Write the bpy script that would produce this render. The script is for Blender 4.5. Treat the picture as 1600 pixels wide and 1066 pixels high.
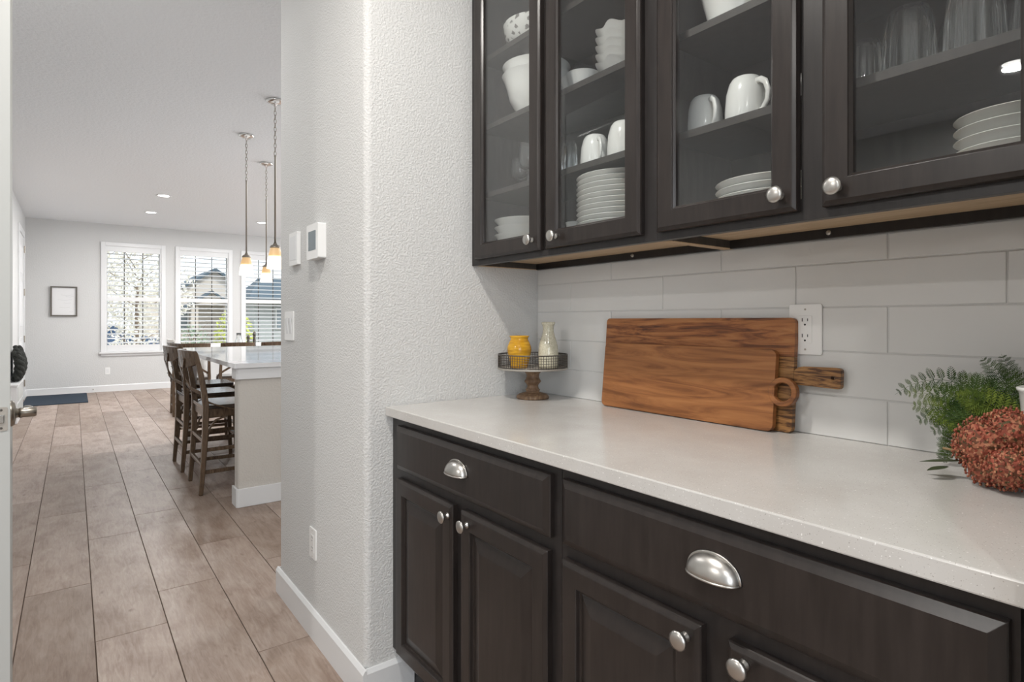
import bpy, bmesh, math, random
from mathutils import Vector, Matrix
R = math.radians
PI = math.pi
random.seed(7)
for o in list(bpy.data.objects): bpy.data.objects.remove(o, do_unlink=True)
scene = bpy.context.scene
COL = scene.collection

# ------------------------------------------------------------------ camera
cam = bpy.data.cameras.new('camera'); cam_o = bpy.data.objects.new('camera', cam); COL.objects.link(cam_o)
cam_o.location = (0, 0, 1.185); cam_o.rotation_euler = (R(90), 0, -math.atan(685.5/911.5))
cam.sensor_width = 36; cam.lens = 36*911.5/1600; cam.shift_y = (501.2-533)/1600; cam.clip_start = .02
scene.camera = cam_o

# ------------------------------------------------------------------ world, lights, exposure
w = bpy.data.worlds.new('sky'); scene.world = w; w.use_nodes = True
bg = w.node_tree.nodes['Background']; bg.inputs[0].default_value = (.86, .93, 1, 1); bg.inputs[1].default_value = 1.9
scene.view_settings.view_transform = 'Standard'; scene.view_settings.look = 'None'
scene.view_settings.gamma = 1; scene.view_settings.use_curve_mapping = False
scene.view_settings.exposure = 0.0
sun = bpy.data.lights.new('sun', 'SUN'); sun.energy = 2.5; sun.angle = R(2); sun.color = (1, .96, .9)
so = bpy.data.objects.new('sun', sun); COL.objects.link(so); so.rotation_euler = (R(48), 0, R(-150+180))
def area(name, loc, size, power, color=(1,1,1), rot=(0,0,0), sy=None, spread=180):
    l = bpy.data.lights.new(name, 'AREA'); l.energy = power; l.color = color
    l.shape = 'RECTANGLE' if sy else 'DISK'; l.size = size
    if sy: l.size_y = sy
    l.spread = R(spread)
    o = bpy.data.objects.new(name, l); COL.objects.link(o); o.location = loc; o.rotation_euler = rot
    return o
CEIL = 2.8
# passage downlights (shadows and cabinet reflection place all but the last, an added fill)
area('downlight_lamp', (.16, .95, CEIL-.03), .10, 30, (1, .96, .90))
area('downlight_lamp', (-2.5, 1.03, CEIL-.03), .12, 38, (1, .97, .93))
area('downlight_lamp', (-.9, -.9, CEIL-.03), .12, 20, (1, .97, .93))
# added fill light behind the camera, set at a made-up window
area('fill_back', (-1.3, -2.1, 1.5), 1.7, 40, (.88, .94, 1), (R(90), 0, 0), 1.5)
# great room: lamps in view first, then fill lamps added out of view
for (x, y) in ((.936, 8.73), (.927, 10.19), (2.48, 10.16), (2.48, 7.3), (-.15, 3.1), (3.6, 4.3), (4.2, 8.2)):
    area('downlight_lamp', (x, y, CEIL-.03), .12, 12 if y == 3.1 else 31, (1, .98, .96))
# added fill light on the unseen right side of the great room
area('fill_right', (6.3, 7.4, 1.45), 5.0, 210, (.93, .97, 1), (R(90), 0, R(90)), 2.3)

# ------------------------------------------------------------------ materials
def mat(name, col=(.8,.8,.8), rough=.5, metal=0, spec=.5, emit=None, es=0, coat=0, trans=0, ior=1.45):
    m = bpy.data.materials.new(name); m.use_nodes = True
    b = m.node_tree.nodes['Principled BSDF']
    b.inputs['Base Color'].default_value = (*col, 1); b.inputs['Roughness'].default_value = rough
    b.inputs['Metallic'].default_value = metal; b.inputs['Specular IOR Level'].default_value = spec
    b.inputs['Coat Weight'].default_value = coat; b.inputs['Transmission Weight'].default_value = trans
    b.inputs['IOR'].default_value = ior
    if emit: b.inputs['Emission Color'].default_value = (*emit, 1); b.inputs['Emission Strength'].default_value = es
    return m
def nodes(m): return m.node_tree.nodes, m.node_tree.links, m.node_tree.nodes['Principled BSDF']
def coords(m, scale=(1,1,1), world=False, rnd=0):
    N, L, b = nodes(m)
    mp = N.new('ShaderNodeMapping'); mp.inputs['Scale'].default_value = scale
    if world:
        g = N.new('ShaderNodeNewGeometry'); L.new(g.outputs['Position'], mp.inputs['Vector'])
    else:
        t = N.new('ShaderNodeTexCoord'); L.new(t.outputs['Object'], mp.inputs['Vector'])
    if rnd:
        oi = N.new('ShaderNodeObjectInfo'); mu = N.new('ShaderNodeMath'); mu.operation = 'MULTIPLY'; mu.inputs[1].default_value = rnd
        L.new(oi.outputs['Random'], mu.inputs[0]); cb = N.new('ShaderNodeCombineXYZ')
        for i in range(3): L.new(mu.outputs[0], cb.inputs[i])
        L.new(cb.outputs[0], mp.inputs['Location'])
    return mp.outputs[0]
def noise(m, vec, scale, detail=4, rough=.55, dist=0):
    N, L, b = nodes(m); n = N.new('ShaderNodeTexNoise')
    n.inputs['Scale'].default_value = scale; n.inputs['Detail'].default_value = detail
    n.inputs['Roughness'].default_value = rough; n.inputs['Distortion'].default_value = dist
    L.new(vec, n.inputs['Vector']); return n.outputs['Fac']
def ramp(m, fac, stops):
    N, L, b = nodes(m); r = N.new('ShaderNodeValToRGB'); L.new(fac, r.inputs[0])
    e = r.color_ramp.elements
    while len(e) < len(stops): e.new(.5)
    for i, (p, c) in enumerate(stops): e[i].position = p; e[i].color = (*c, 1)
    return r.outputs['Color']
def mixc(m, a, b_, fac, mode='MIX'):
    N, L, b = nodes(m); x = N.new('ShaderNodeMix'); x.data_type = 'RGBA'; x.blend_type = mode
    for s, v in ((6, a), (7, b_)):
        if isinstance(v, tuple): x.inputs[s].default_value = (*v, 1)
        else: L.new(v, x.inputs[s])
    if isinstance(fac, (int, float)): x.inputs[0].default_value = fac
    else: L.new(fac, x.inputs[0])
    return x.outputs[2]
def setcol(m, c): N, L, b = nodes(m); L.new(c, b.inputs['Base Color'])
def bump(m, fac, strength, dist=.01):
    N, L, b = nodes(m); n = N.new('ShaderNodeBump'); n.inputs['Strength'].default_value = strength; n.inputs['Distance'].default_value = dist
    L.new(fac, n.inputs['Height']); L.new(n.outputs[0], b.inputs['Normal'])

def wallmat(name, col, bs=.55, sc=85):
    m = mat(name, col, .75, spec=.3); v = coords(m, world=True)
    f = noise(m, v, sc, 3, .6, .2); c = ramp(m, f, [(.40, (0,0,0)), (.60, (1,1,1))])
    bump(m, c, bs, .0035); return m
M = {}
M['wall'] = wallmat('painted_drywall', (.63, .628, .618), .42, 140)
M['island_wall'] = wallmat('island_plaster', (.57, .54, .50), .35, 90)
M['far_wall'] = wallmat('painted_drywall_far', (.60, .60, .595), .25, 60)
M['ceiling'] = wallmat('ceiling_paint', (.78, .795, .81), .3, 40)
M['trim'] = mat('white_trim', (.72, .725, .73), .35)
M['louver'] = mat('louver_paint_backlit', (.58,.59,.60), .4)  # trim white greyed so the slats look backlit
M['white'] = mat('white_plastic', (.80, .80, .79), .35)
M['doorwhite'] = mat('door_paint_shaded', (.50, .51, .495), .4)  # door white darkened, shade of the open door put into the colour
M['grout'] = mat('grout', (.60, .60, .59), .9)
M['floorgrout'] = mat('floor_grout', (.10, .07, .052), .9)
def espresso(name, base, rough, sc=1.0):
    m = mat(name, base, rough, spec=.5); v = coords(m, (14, 14, 1.6), world=True)
    f = noise(m, v, 5*sc, 5, .6); c = ramp(m, f, [(.3, tuple(x*.75 for x in base)), (.7, tuple(x*1.35 for x in base))])
    setcol(m, c); return m
M['esp'] = espresso('espresso_wood', (.021, .0165, .0148), .30)
M['esp_frame'] = espresso('espresso_frame', (.017, .0145, .0140), .36)
M['esp_in'] = espresso('espresso_interior', (.046, .041, .037), .5)
M['maple'] = mat('raw_maple', (.52, .38, .24), .55)
setcol(M['maple'], ramp(M['maple'], noise(M['maple'], coords(M['maple'], (30, 2, 30), world=True), 4), [(.3, (.42,.29,.17)), (.7, (.56,.42,.27))]))
def quartz():
    m = mat('quartz', (.6,.585,.56), .16, spec=.5); v = coords(m, world=True)
    n1 = noise(m, v, 7, 4); base = ramp(m, n1, [(.35, (.525,.508,.485)), (.65, (.57,.557,.537))])
    n2 = noise(m, v, 420, 2, .5); sp = ramp(m, n2, [(.29, (1,1,1)), (.33, (0,0,0))])
    N, L, b = nodes(m); c = mixc(m, base, (.30,.28,.26), sp)
    n3 = noise(m, v, 300, 1, .5); sp3 = ramp(m, n3, [(.70, (0,0,0)), (.76, (1,1,1))])
    c = mixc(m, c, (.78,.77,.75), sp3); setcol(m, c); return m
M['quartz'] = quartz()
M['island_quartz'] = mat('island_quartz', (.74,.74,.75), .05)
def tilemat():
    m = mat('glazed_tile', (.66,.66,.65), .10, spec=.5); v = coords(m, (1, 1, 1), rnd=7)
    f = noise(m, v, 9, 2, .4); bump(m, f, .35, .006); return m
M['tile'] = tilemat()
def plankmat():
    m = mat('wood_look_porcelain', (.4,.3,.25), .42, spec=.45); v = coords(m, (9, 1.1, 9), rnd=13)
    v2 = coords(m, (3.2, 1.3, 3), rnd=29); N, L, b = nodes(m)
    g = noise(m, v, 7, 8, .65, 1.2); cl = noise(m, v2, 2.6, 4, .6, .5)
    c1 = ramp(m, g, [(.28, (.17,.112,.084)), (.48, (.325,.25,.207)), (.70, (.46,.385,.335))])
    c2 = ramp(m, cl, [(.32, (.19,.127,.095)), (.50, (.325,.255,.212)), (.70, (.43,.365,.325))])
    c = mixc(m, c1, c2, .55)
    oi = N.new('ShaderNodeObjectInfo'); rv = ramp(m, oi.outputs['Random'], [(0, (.80,.76,.72)), (.5, (1,.98,.96)), (1, (1.16,1.16,1.17))])
    c = mixc(m, c, rv, 1.0, 'MULTIPLY')
    k = noise(m, v2, 5.5, 2, .5); kn = ramp(m, k, [(.70, (0,0,0)), (.80, (1,1,1))]); c = mixc(m, c, (.16,.105,.08), kn)
    setcol(m, c); bump(m, g, .15, .003); return m
M['plank'] = plankmat()
def woodmat(name, stops, sc=(18, 1.6, 18), rough=.4, ns=3.0, rings=True, rnd=0):
    m = mat(name, stops[0][1], rough); v = coords(m, sc, rnd=rnd)
    f = noise(m, v, ns, 7, .62, 1.6); c = ramp(m, f, stops); setcol(m, c); bump(m, f, .08, .002); return m
M['teak'] = woodmat('teak', [(.26,(.075,.025,.009)),(.40,(.20,.075,.024)),(.54,(.31,.125,.042)),(.72,(.40,.175,.062))], (1, 1.0, 11), .40, 2.6)
M['teak_dark'] = woodmat('teak_dark', [(.30,(.055,.019,.008)),(.42,(.17,.058,.019)),(.53,(.31,.12,.04)),(.72,(.42,.19,.07))], (1, 1.3, 15), .42, 3.2)
M['zebra'] = woodmat('zebra_wood', [(.40,(.07,.028,.010)),(.50,(.27,.13,.043)),(.7,(.41,.225,.085))], (1, 2.2, 26), .42, 4.0)
M['stool'] = woodmat('stool_wood', [(.3,(.060,.038,.024)),(.55,(.125,.082,.052)),(.75,(.19,.13,.085))], (12,12,1.5), .27, 4)
M['seat'] = woodmat('seat_wood', [(.3,(.035,.026,.02)),(.6,(.07,.052,.04))], (3,12,12), .13, 4)
M['chair_white'] = mat('chair_white', (.72,.71,.69), .45)
M['stand_wood'] = woodmat('turned_wood', [(.3,(.085,.045,.024)),(.55,(.19,.115,.065)),(.75,(.30,.21,.13))], (20,20,6), .5, 3)
M['nickel'] = mat('brushed_nickel', (.50,.485,.46), .33, 1)
M['darknickel'] = mat('aged_nickel', (.33,.30,.26), .32, 1)
M['chrome'] = mat('polished_nickel', (.72,.71,.69), .12, 1)
M['wire'] = mat('dark_wire', (.12,.11,.10), .45, .8)
M['zinc'] = mat('weathered_zinc', (.42,.39,.35), .5, .5)
M['china'] = mat('white_china', (.80,.80,.775), .18)
M['stoneware'] = mat('stoneware', (.74,.74,.71), .35)
M['yellow'] = mat('yellow_glaze', (.62,.33,.025), .12)
N_, L_, b_ = nodes(M['yellow'])
setcol(M['yellow'], ramp(M['yellow'], noise(M['yellow'], coords(M['yellow'], (10,10,70)), 2, 3), [(.35,(.46,.22,.015)),(.65,(.70,.39,.03))]))
M['cream'] = mat('cream_glaze', (.60,.57,.44), .12)
setcol(M['cream'], ramp(M['cream'], noise(M['cream'], coords(M['cream']), 260, 2), [(.38,(.50,.47,.35)),(.6,(.64,.61,.49))]))
M['black'] = mat('slot_black', (.01,.01,.01), .6)
M['screen'] = mat('lcd_grey', (.16,.20,.22), .15)
M['mat'] = mat('navy_mat', (.018,.032,.052), .9)
bump(M['mat'], noise(M['mat'], coords(M['mat']), 180, 2), .6, .004)
M['knit'] = mat('charcoal_knit', (.035,.037,.033), .95)
bump(M['knit'], noise(M['knit'], coords(M['knit']), 90, 3), .9, .02)
M['frame'] = mat('grey_wood_frame', (.11,.098,.085), .5)
M['paper'] = mat('art_paper', (.72,.72,.725), .6)
M['ink'] = mat('pencil_ink', (.52,.52,.53), .7)
M['glasslit'] = mat('lamp_glass', (.45,.36,.24), .3)
def lampglass():
    m = M['glasslit']; N, L, b = nodes(m); t = N.new('ShaderNodeTexCoord'); sp = N.new('ShaderNodeSeparateXYZ'); L.new(t.outputs['Generated'], sp.inputs[0])
    c = ramp(m, sp.outputs[2], [(.52, (1,.92,.80)), (.64, (.80,.47,.17)), (1, (.70,.42,.18))])
    s = ramp(m, sp.outputs[2], [(.52, (1,1,1)), (.66, (.34,.34,.34)), (1, (.30,.30,.30))])
    L.new(c, b.inputs['Emission Color']); mu = N.new('ShaderNodeMath'); mu.operation = 'MULTIPLY'; mu.inputs[1].default_value = 2.3
    L.new(s, mu.inputs[0]); L.new(mu.outputs[0], b.inputs['Emission Strength'])
lampglass()
M['lamp_disc'] = mat('lamp_disc', (1,1,1), .5, emit=(1,.98,.95), es=9)
def thinglass(name, tint=(.97,.98,.98), rmul=1.0):
    m = bpy.data.materials.new(name); m.use_nodes = True; N = m.node_tree.nodes; L = m.node_tree.links; N.clear()
    o = N.new('ShaderNodeOutputMaterial'); mx = N.new('ShaderNodeMixShader'); t = N.new('ShaderNodeBsdfTransparent'); g = N.new('ShaderNodeBsdfGlossy')
    t.inputs[0].default_value = (*tint, 1); g.inputs['Roughness'].default_value = .01
    f = N.new('ShaderNodeFresnel'); gm = N.new('ShaderNodeNewGeometry'); mi = N.new('ShaderNodeMapRange')   # same reflectance on both faces of the pane
    mi.inputs['To Min'].default_value = 1.5; mi.inputs['To Max'].default_value = 1/1.5; L.new(gm.outputs['Backfacing'], mi.inputs['Value']); L.new(mi.outputs[0], f.inputs[0]); mu = N.new('ShaderNodeMath'); mu.operation = 'MULTIPLY'; mu.inputs[1].default_value = rmul
    L.new(f.outputs[0], mu.inputs[0]); L.new(mu.outputs[0], mx.inputs[0]); L.new(t.outputs[0], mx.inputs[1]); L.new(g.outputs[0], mx.inputs[2]); L.new(mx.outputs[0], o.inputs[0])
    return m
M['pane'] = thinglass('cabinet_glass', rmul=1.6)
M['winpane'] = thinglass('window_glass')
M['tumbler'] = mat('clear_glass', (.98,.99,.99), .0, trans=.965, ior=1.5)
def leafmat(name, a, b):
    m = mat(name, a, .65, spec=.12); setcol(m, ramp(m, noise(m, coords(m), 30, 3), [(.35, a), (.65, b)])); return m
M['fern'] = leafmat('fern_green', (.022,.050,.014), (.070,.115,.028))
M['fern2'] = leafmat('fern_light', (.07,.11,.018), (.15,.20,.035))
M['sedum'] = mat('sedum_red', (.35,.08,.05), .7)
N_, L_, b_ = nodes(M['sedum']); vo_ = N_.new('ShaderNodeTexVoronoi'); vo_.inputs['Scale'].default_value = 210; L_.new(coords(M['sedum']), vo_.inputs['Vector'])
sx_ = N_.new('ShaderNodeSeparateColor'); L_.new(vo_.outputs['Color'], sx_.inputs[0])
setcol(M['sedum'], ramp(M['sedum'], sx_.outputs[0], [(.05,(.09,.065,.025)),(.30,(.20,.05,.03)),(.62,(.36,.085,.05)),(1,(.46,.22,.12))]))
M['stem'] = mat('dry_stem', (.28,.19,.09), .7)
M['darkleaf'] = mat('dark_leaf', (.05,.065,.03), .6)
# outside
M['grass'] = mat('dry_lawn', (.42,.38,.28), .9)
M['siding'] = mat('pale_siding', (.62,.56,.50), .8)
M['siding2'] = mat('grey_siding', (.34,.37,.37), .8)
M['roof'] = mat('slate_roof', (.075,.11,.14), .8)
M['bark'] = mat('bark', (.22,.17,.13), .9)
M['palefoliage'] = leafmat('pale_foliage', (.60,.57,.49), (.80,.77,.70))
M['yellowfoliage'] = leafmat('yellow_foliage', (.34,.42,.05), (.60,.62,.14))
M['greyfoliage'] = leafmat('grey_foliage', (.14,.22,.15), (.30,.36,.26))
M['carblue'] = mat('blue_car_paint', (.06,.12,.25), .3)
M['rubber'] = mat('rubber', (.02,.02,.02), .7)

# ------------------------------------------------------------------ helpers
def newbm(): return bmesh.new()
def box(bm, a, b):
    x0,y0,z0 = [min(a[i], b[i]) for i in range(3)]; x1,y1,z1 = [max(a[i], b[i]) for i in range(3)]
    v = [bm.verts.new(p) for p in ((x0,y0,z0),(x1,y0,z0),(x1,y1,z0),(x0,y1,z0),(x0,y0,z1),(x1,y0,z1),(x1,y1,z1),(x0,y1,z1))]
    for f in ((3,2,1,0),(4,5,6,7),(0,1,5,4),(1,2,6,5),(2,3,7,6),(3,0,4,7)): bm.faces.new([v[i] for i in f])
    return bm
def B(a, b): return box(newbm(), a, b)
def lathe(bm, prof, c=(0,0,0), seg=28, M3=None, wav=None):
    rings = []
    for r, z in prof:
        if r < 1e-6: rings.append([bm.verts.new((0,0,z))])
        else:
            ring = []
            for k in range(seg):
                a = 2*PI*k/seg; rr = r; zz = z
                if wav: rr, zz = wav(r, z, a)
                ring.append(bm.verts.new((rr*math.cos(a), rr*math.sin(a), zz)))
            rings.append(ring)
    for A, Bq in zip(rings, rings[1:]):
        for k in range(seg):
            k2 = (k+1) % seg
            if len(A) == 1 and len(Bq) == 1: continue
            if len(A) == 1: bm.faces.new((A[0], Bq[k], Bq[k2]))
            elif len(Bq) == 1: bm.faces.new((A[k], A[k2], Bq[0]))
            else: bm.faces.new((A[k], A[k2], Bq[k2], Bq[k]))
    vs = [v for r_ in rings for v in r_]
    T = Matrix.Translation(c) @ (M3.to_4x4() if M3 else Matrix.Identity(4))
    bmesh.ops.transform(bm, matrix=T, verts=vs)
    bmesh.ops.recalc_face_normals(bm, faces=[f for f in bm.faces])
    return bm
def sweep(bm, pts, ws, ts=None, ref=(0,0,1), round_=0):
    """rectangular (or n-gon when round_) section swept along points; ws, ts per point or single"""
    pts = [Vector(p) for p in pts]; n = len(pts)
    if not isinstance(ws, (list, tuple)): ws = [ws]*n
    if ts is None: ts = ws
    if not isinstance(ts, (list, tuple)): ts = [ts]*n
    rings = []; ref = Vector(ref)
    for i, p in enumerate(pts):
        t = (pts[min(i+1, n-1)] - pts[max(i-1, 0)]).normalized()
        s = t.cross(ref)
        if s.length < 1e-4: s = t.cross(Vector((0,1,0)) if abs(t.y) < .9 else Vector((1,0,0)))
        s.normalize(); u = s.cross(t).normalized()
        if round_:
            ring = [bm.verts.new(p + s*math.cos(2*PI*k/round_)*ws[i]/2 + u*math.sin(2*PI*k/round_)*ts[i]/2) for k in range(round_)]
        else:
            ring = [bm.verts.new(p + s*a*ws[i]/2 + u*b*ts[i]/2) for a, b in ((-1,-1),(1,-1),(1,1),(-1,1))]
        rings.append(ring)
    m = len(rings[0])
    for A, C in zip(rings, rings[1:]):
        for k in range(m): bm.faces.new((A[k], A[(k+1)%m], C[(k+1)%m], C[k]))
    bm.faces.new(rings[0][::-1]); bm.faces.new(rings[-1])
    return bm
def prism(bm, outer, holes, t, T=None):
    """flat outline in XY with holes, extruded z 0..t, then transformed"""
    loops = [outer] + list(holes); allv = []; bot = []; edges = []
    for lp in loops:
        vs = [bm.verts.new((x, y, 0)) for x, y in lp]; bot.append(vs); allv += vs
        edges += [bm.edges.new((vs[i], vs[(i+1)%len(vs)])) for i in range(len(vs))]
    g = bmesh.ops.triangle_fill(bm, use_beauty=True, use_dissolve=False, edges=edges)
    faces = [f for f in g['geom'] if isinstance(f, bmesh.types.BMFace)]
    mp = {v: bm.verts.new((v.co.x, v.co.y, t)) for v in allv}
    for f in faces: bm.faces.new([mp[v] for v in f.verts])
    for vs in bot:
        for i in range(len(vs)):
            a, b = vs[i], vs[(i+1)%len(vs)]; bm.faces.new((a, b, mp[b], mp[a]))
    vv = allv + list(mp.values())
    if T: bmesh.ops.transform(bm, matrix=T, verts=vv)
    bmesh.ops.recalc_face_normals(bm, faces=bm.faces[:])
    return bm
def rrect(x0, y0, x1, y1, r, n=5):
    o = []
    for cx, cy, a0 in ((x1-r,y1-r,0),(x0+r,y1-r,90),(x0+r,y0+r,180),(x1-r,y0+r,270)):
        for k in range(n+1):
            a = R(a0 + 90*k/n); o.append((cx + r*math.cos(a), cy + r*math.sin(a)))
    return o
def circ(cx, cy, r, n=20): return [(cx+r*math.cos(2*PI*k/n), cy+r*math.sin(2*PI*k/n)) for k in range(n)]
def ringpanel(bm, y0, y1, z0, z1, rings, X, back=0, hole=False):
    """front panel lying in the YZ plane facing -X. rings = [(inset, out)], X = plane of the back"""
    prev = None; allr = []
    for ins, out in rings:
        vs = [bm.verts.new((X-out, y, z)) for y, z in ((y0+ins, z0+ins), (y1-ins, z0+ins), (y1-ins, z1-ins), (y0+ins, z1-ins))]
        if prev:
            for k in range(4): bm.faces.new((prev[k], prev[(k+1)%4], vs[(k+1)%4], vs[k]))
        prev = vs; allr.append(vs)
    if hole:
        for k in range(4): bm.faces.new((allr[-1][k], allr[-1][(k+1)%4], allr[0][(k+1)%4], allr[0][k]))
    else:
        bm.faces.new(prev); bm.faces.new(allr[0][::-1])
    bmesh.ops.recalc_face_normals(bm, faces=bm.faces[:])
    return bm
def wm(o):
    m = Matrix.Translation(o.location) @ o.rotation_euler.to_matrix().to_4x4() @ Matrix.Diagonal((*o.scale, 1))
    return wm(o.parent) @ m if o.parent else m
def obj(name, bm, m, parent=None, smooth=False, bevel=0, kind=None, local=False, seg=2, angle=35):
    me = bpy.data.meshes.new(name)
    if parent is not None and not local: bmesh.ops.transform(bm, matrix=wm(parent).inverted(), verts=bm.verts[:])
    bm.to_mesh(me); bm.free(); me.materials.append(m)
    if smooth: me.shade_smooth() if hasattr(me, 'shade_smooth') else None
    if smooth:
        for p in me.polygons: p.use_smooth = True
    o = bpy.data.objects.new(name, me); COL.objects.link(o)
    if parent is not None: o.parent = parent
    if bevel:
        md = o.modifiers.new('bevel', 'BEVEL'); md.width = bevel; md.segments = seg; md.limit_method = 'ANGLE'; md.angle_limit = R(angle)
        if smooth: md.harden_normals = False
    if kind: o['kind'] = kind
    return o
def empty(name, loc=(0,0,0), rz=0):
    o = bpy.data.objects.new(name, None); COL.objects.link(o); o.location = loc; o.rotation_euler = (0,0,rz); o.empty_display_size = .05; return o
def tag(o, label=None, cat=None, group=None, kind=None):
    if label: o['label'] = label
    if cat: o['category'] = cat
    if group: o['group'] = group
    if kind: o['kind'] = kind
    return o
def thing(name, label, cat, loc=(0,0,0), rz=0, group=None): return tag(empty(name, loc, rz), label, cat, group)
def kids(o): return [c for c in bpy.data.objects if c.parent == o]
def tree(o, out=None, depth=0):
    return (o, [tree(c) for c in KIDS.get(o.name, [])])
def copy_tree(o, parent=None):
    c = o.copy(); COL.objects.link(c); c.parent = parent
    for ch in kids(o):
        if ch != c: copy_tree(ch, c)
    return c
def struct(name, bm, m, **k): return obj(name, bm, m, kind='structure', **k)
def sgroup(name): o = empty(name); o['kind'] = 'structure'; return o
def autosmooth(o, ang=40):
    for p in o.data.polygons: p.use_smooth = True
    md = o.modifiers.new('edges', 'EDGE_SPLIT'); md.split_angle = R(ang); return o

# ================================================================== SHELL
XW, YW, XT = .722, 1.715, 1.41      # corridor face of the partition, niche left wall, tile face
YN = .14                            # right end of the niche
XL, YF = -.60, 11.85                # left and far wall of the great room
DIVY = 2.66
# floor: a mortar bed carrying single planks
fl = struct('floor', B((-3.6, -2.4, -.12), (7.2, 12.0, -.004)), M['floorgrout'])
PW, PL, G = .232, 1.2475, .0034
def plank_bm(w, l): return B((0,0,-.004), (w, l, 0))
base_mesh = None
starts = {-1: 3.25, 0: 2.645+1.2475, 1: 2.97, 2: 3.46, -2: 3.68, 3: 3.05, 4: 2.75}
rest = newbm(); nplank = 0
def solid(x0, x1, y0, y1):
    """part of the run hidden inside the wall block"""
    return None
for lane in range(-16, 31):
    x0 = .066 + PW*lane; x1 = x0 + PW - G
    s = starts.get(lane, 3 + ((lane*.417) % 1)*PL)
    y = s - PL*6
    while y < YF:
        a, b = y, y + PL - G; y += PL
        if b < -2.2 or a > YF: continue
        a = max(a, -2.2); b = min(b, YF); 
        # cut to the open floor
        xm = (x0+x1)/2
        if xm > 6.4 or xm < -3.3: continue
        if xm < XL: b = min(b, DIVY+.06)
        runs = [(a, b)]
        if x0 > XW-.1 and a < 2.65: runs = [(max(a, 2.65), b)] if b > 2.70 else []
        for (a, b) in runs:
            if b-a < .03: continue
            near = (-.7 < xm < 3.4 and b > 1.3) or (-.8 < xm < XW and b > .2)
            near = near and not (xm > 1.3 and b < 4) 
            if near and nplank < 290:
                if abs(b-a-(PL-G)) < 1e-4:
                    if base_mesh is None:
                        bmp = plank_bm(PW-G, PL-G); me = bpy.data.meshes.new('plank'); 
                        bmesh.ops.bevel(bmp, geom=[e for e in bmp.edges if all(v.co.z > -.001 for v in e.verts)], offset=.0008, segments=1, affect='EDGES')
                        bmp.to_mesh(me); bmp.free(); me.materials.append(M['plank']); base_mesh = me
                    p = bpy.data.objects.new('plank', base_mesh); COL.objects.link(p)
                else:
                    p = obj('plank', plank_bm(PW-G, b-a), M['plank'])
                p.parent = fl; p.location = (x0, a, 0); nplank += 1
            else: box(rest, (x0, a, -.004), (x1, b, 0))
obj('plank_rest', rest, M['plank'], fl, kind='stuff', local=True)
# ceiling
struct('ceiling', B((-3.6, -2.4, CEIL), (7.2, 12.0, CEIL+.12)), M['ceiling'])
# partition between corridor and kitchen, bullnosed corners (plan outline extruded)
def plan(outline, z0, z1):
    return prism(newbm(), outline, [], z1-z0, Matrix.Translation((0,0,z0)))
def arc(cx, cy, r, a0, a1, n=5): return [(cx+r*math.cos(R(a0+(a1-a0)*k/n)), cy+r*math.sin(R(a0+(a1-a0)*k/n))) for k in range(n+1)]
r = .022
o = struct('wall_partition', plan(arc(XW+r, YW+r, r, 180, 270) + [(1.50, YW), (1.50, 2.53), (6.6, 2.53), (6.6, 2.65)] + arc(XW+r, 2.65-r, r, 90, 180), 0, CEIL), M['wall']); autosmooth(o, 30)
o = struct('wall_right', plan([(1.50, -2.3), (1.50, YN)] + arc(XW+r, YN-r, r, 90, 180) + [(XW, -2.3)], 0, CEIL), M['wall']); autosmooth(o, 30)
# niche back wall with its tiles
wb = struct('wall_backsplash', B((XT+.0022, YN, 0), (1.50, YW, CEIL)), M['grout'])
struct('wall_niche_upper', B((XT-.004, YN+.001, 2.44), (XT+.0021, YW-.001, CEIL-.001)), M['wall'])
rows = [.9145, 1.0125, 1.115, 1.218, 1.3195, 1.4]
jA = [YW-.001, 1.3335, .927, .5205, YN+.001]; jB = [YW-.001, 1.529, 1.124, .7215, .3185, YN+.001]
for i in range(5):
    j = jA if i % 2 == 0 else jB
    for k in range(len(j)-1):
        z1 = rows[i+1]; zt = z1 - .0028
        if i == 4: zt = 1.3745
        bt = B((0, -(j[k]-j[k+1]-.0028)/2, -(zt-rows[i])/2), (.008, (j[k]-j[k+1]-.0028)/2, (zt-rows[i])/2))
        t = obj('tile', bt, M['tile'], bevel=.0014); t.parent = wb
        t.location = (XT, (j[k]+j[k+1])/2, (rows[i]+zt)/2)
# other walls
struct('wall_left', B((XL-.12, DIVY+.121, 0), (XL, YF, CEIL)), M['far_wall'])
struct('wall_divider', B((-3.4, DIVY, 0), (-.19, DIVY+.12, CEIL)), M['wall'])
struct('wall_passage', B((-3.55, -2.3, 0), (-3.4, DIVY+.12, CEIL)), M['wall'])
struct('wall_east', B((6.45, 2.65, 0), (6.6, YF, CEIL)), M['far_wall'])
# back wall with the opening of an unseen window added for fill light
bk = newbm()
box(bk, (-3.4, -2.4, 0), (-2.25, -2.3, CEIL)); box(bk, (-.35, -2.4, 0), (XW, -2.3, CEIL))
box(bk, (-2.25, -2.4, 0), (-.35, -2.3, .7)); box(bk, (-2.25, -2.4, 2.3), (-.35, -2.3, CEIL))
struct('wall_back', bk, M['wall'])
wn = sgroup('window_4')
fr = newbm(); box(fr, (-2.33,-2.298,.62),(-2.25,-2.27,2.38)); box(fr, (-.35,-2.298,.62),(-.27,-2.27,2.38)); box(fr, (-2.25,-2.298,.62),(-.35,-2.27,.7)); box(fr, (-2.25,-2.298,2.3),(-.35,-2.27,2.38)); box(fr, (-1.32,-2.36,.7),(-1.28,-2.33,2.3))
obj('window_frame', fr, M['trim'], wn); obj('glass_pane', B((-2.25,-2.352,.7),(-.35,-2.348,2.3)), M['winpane'], wn)
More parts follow.
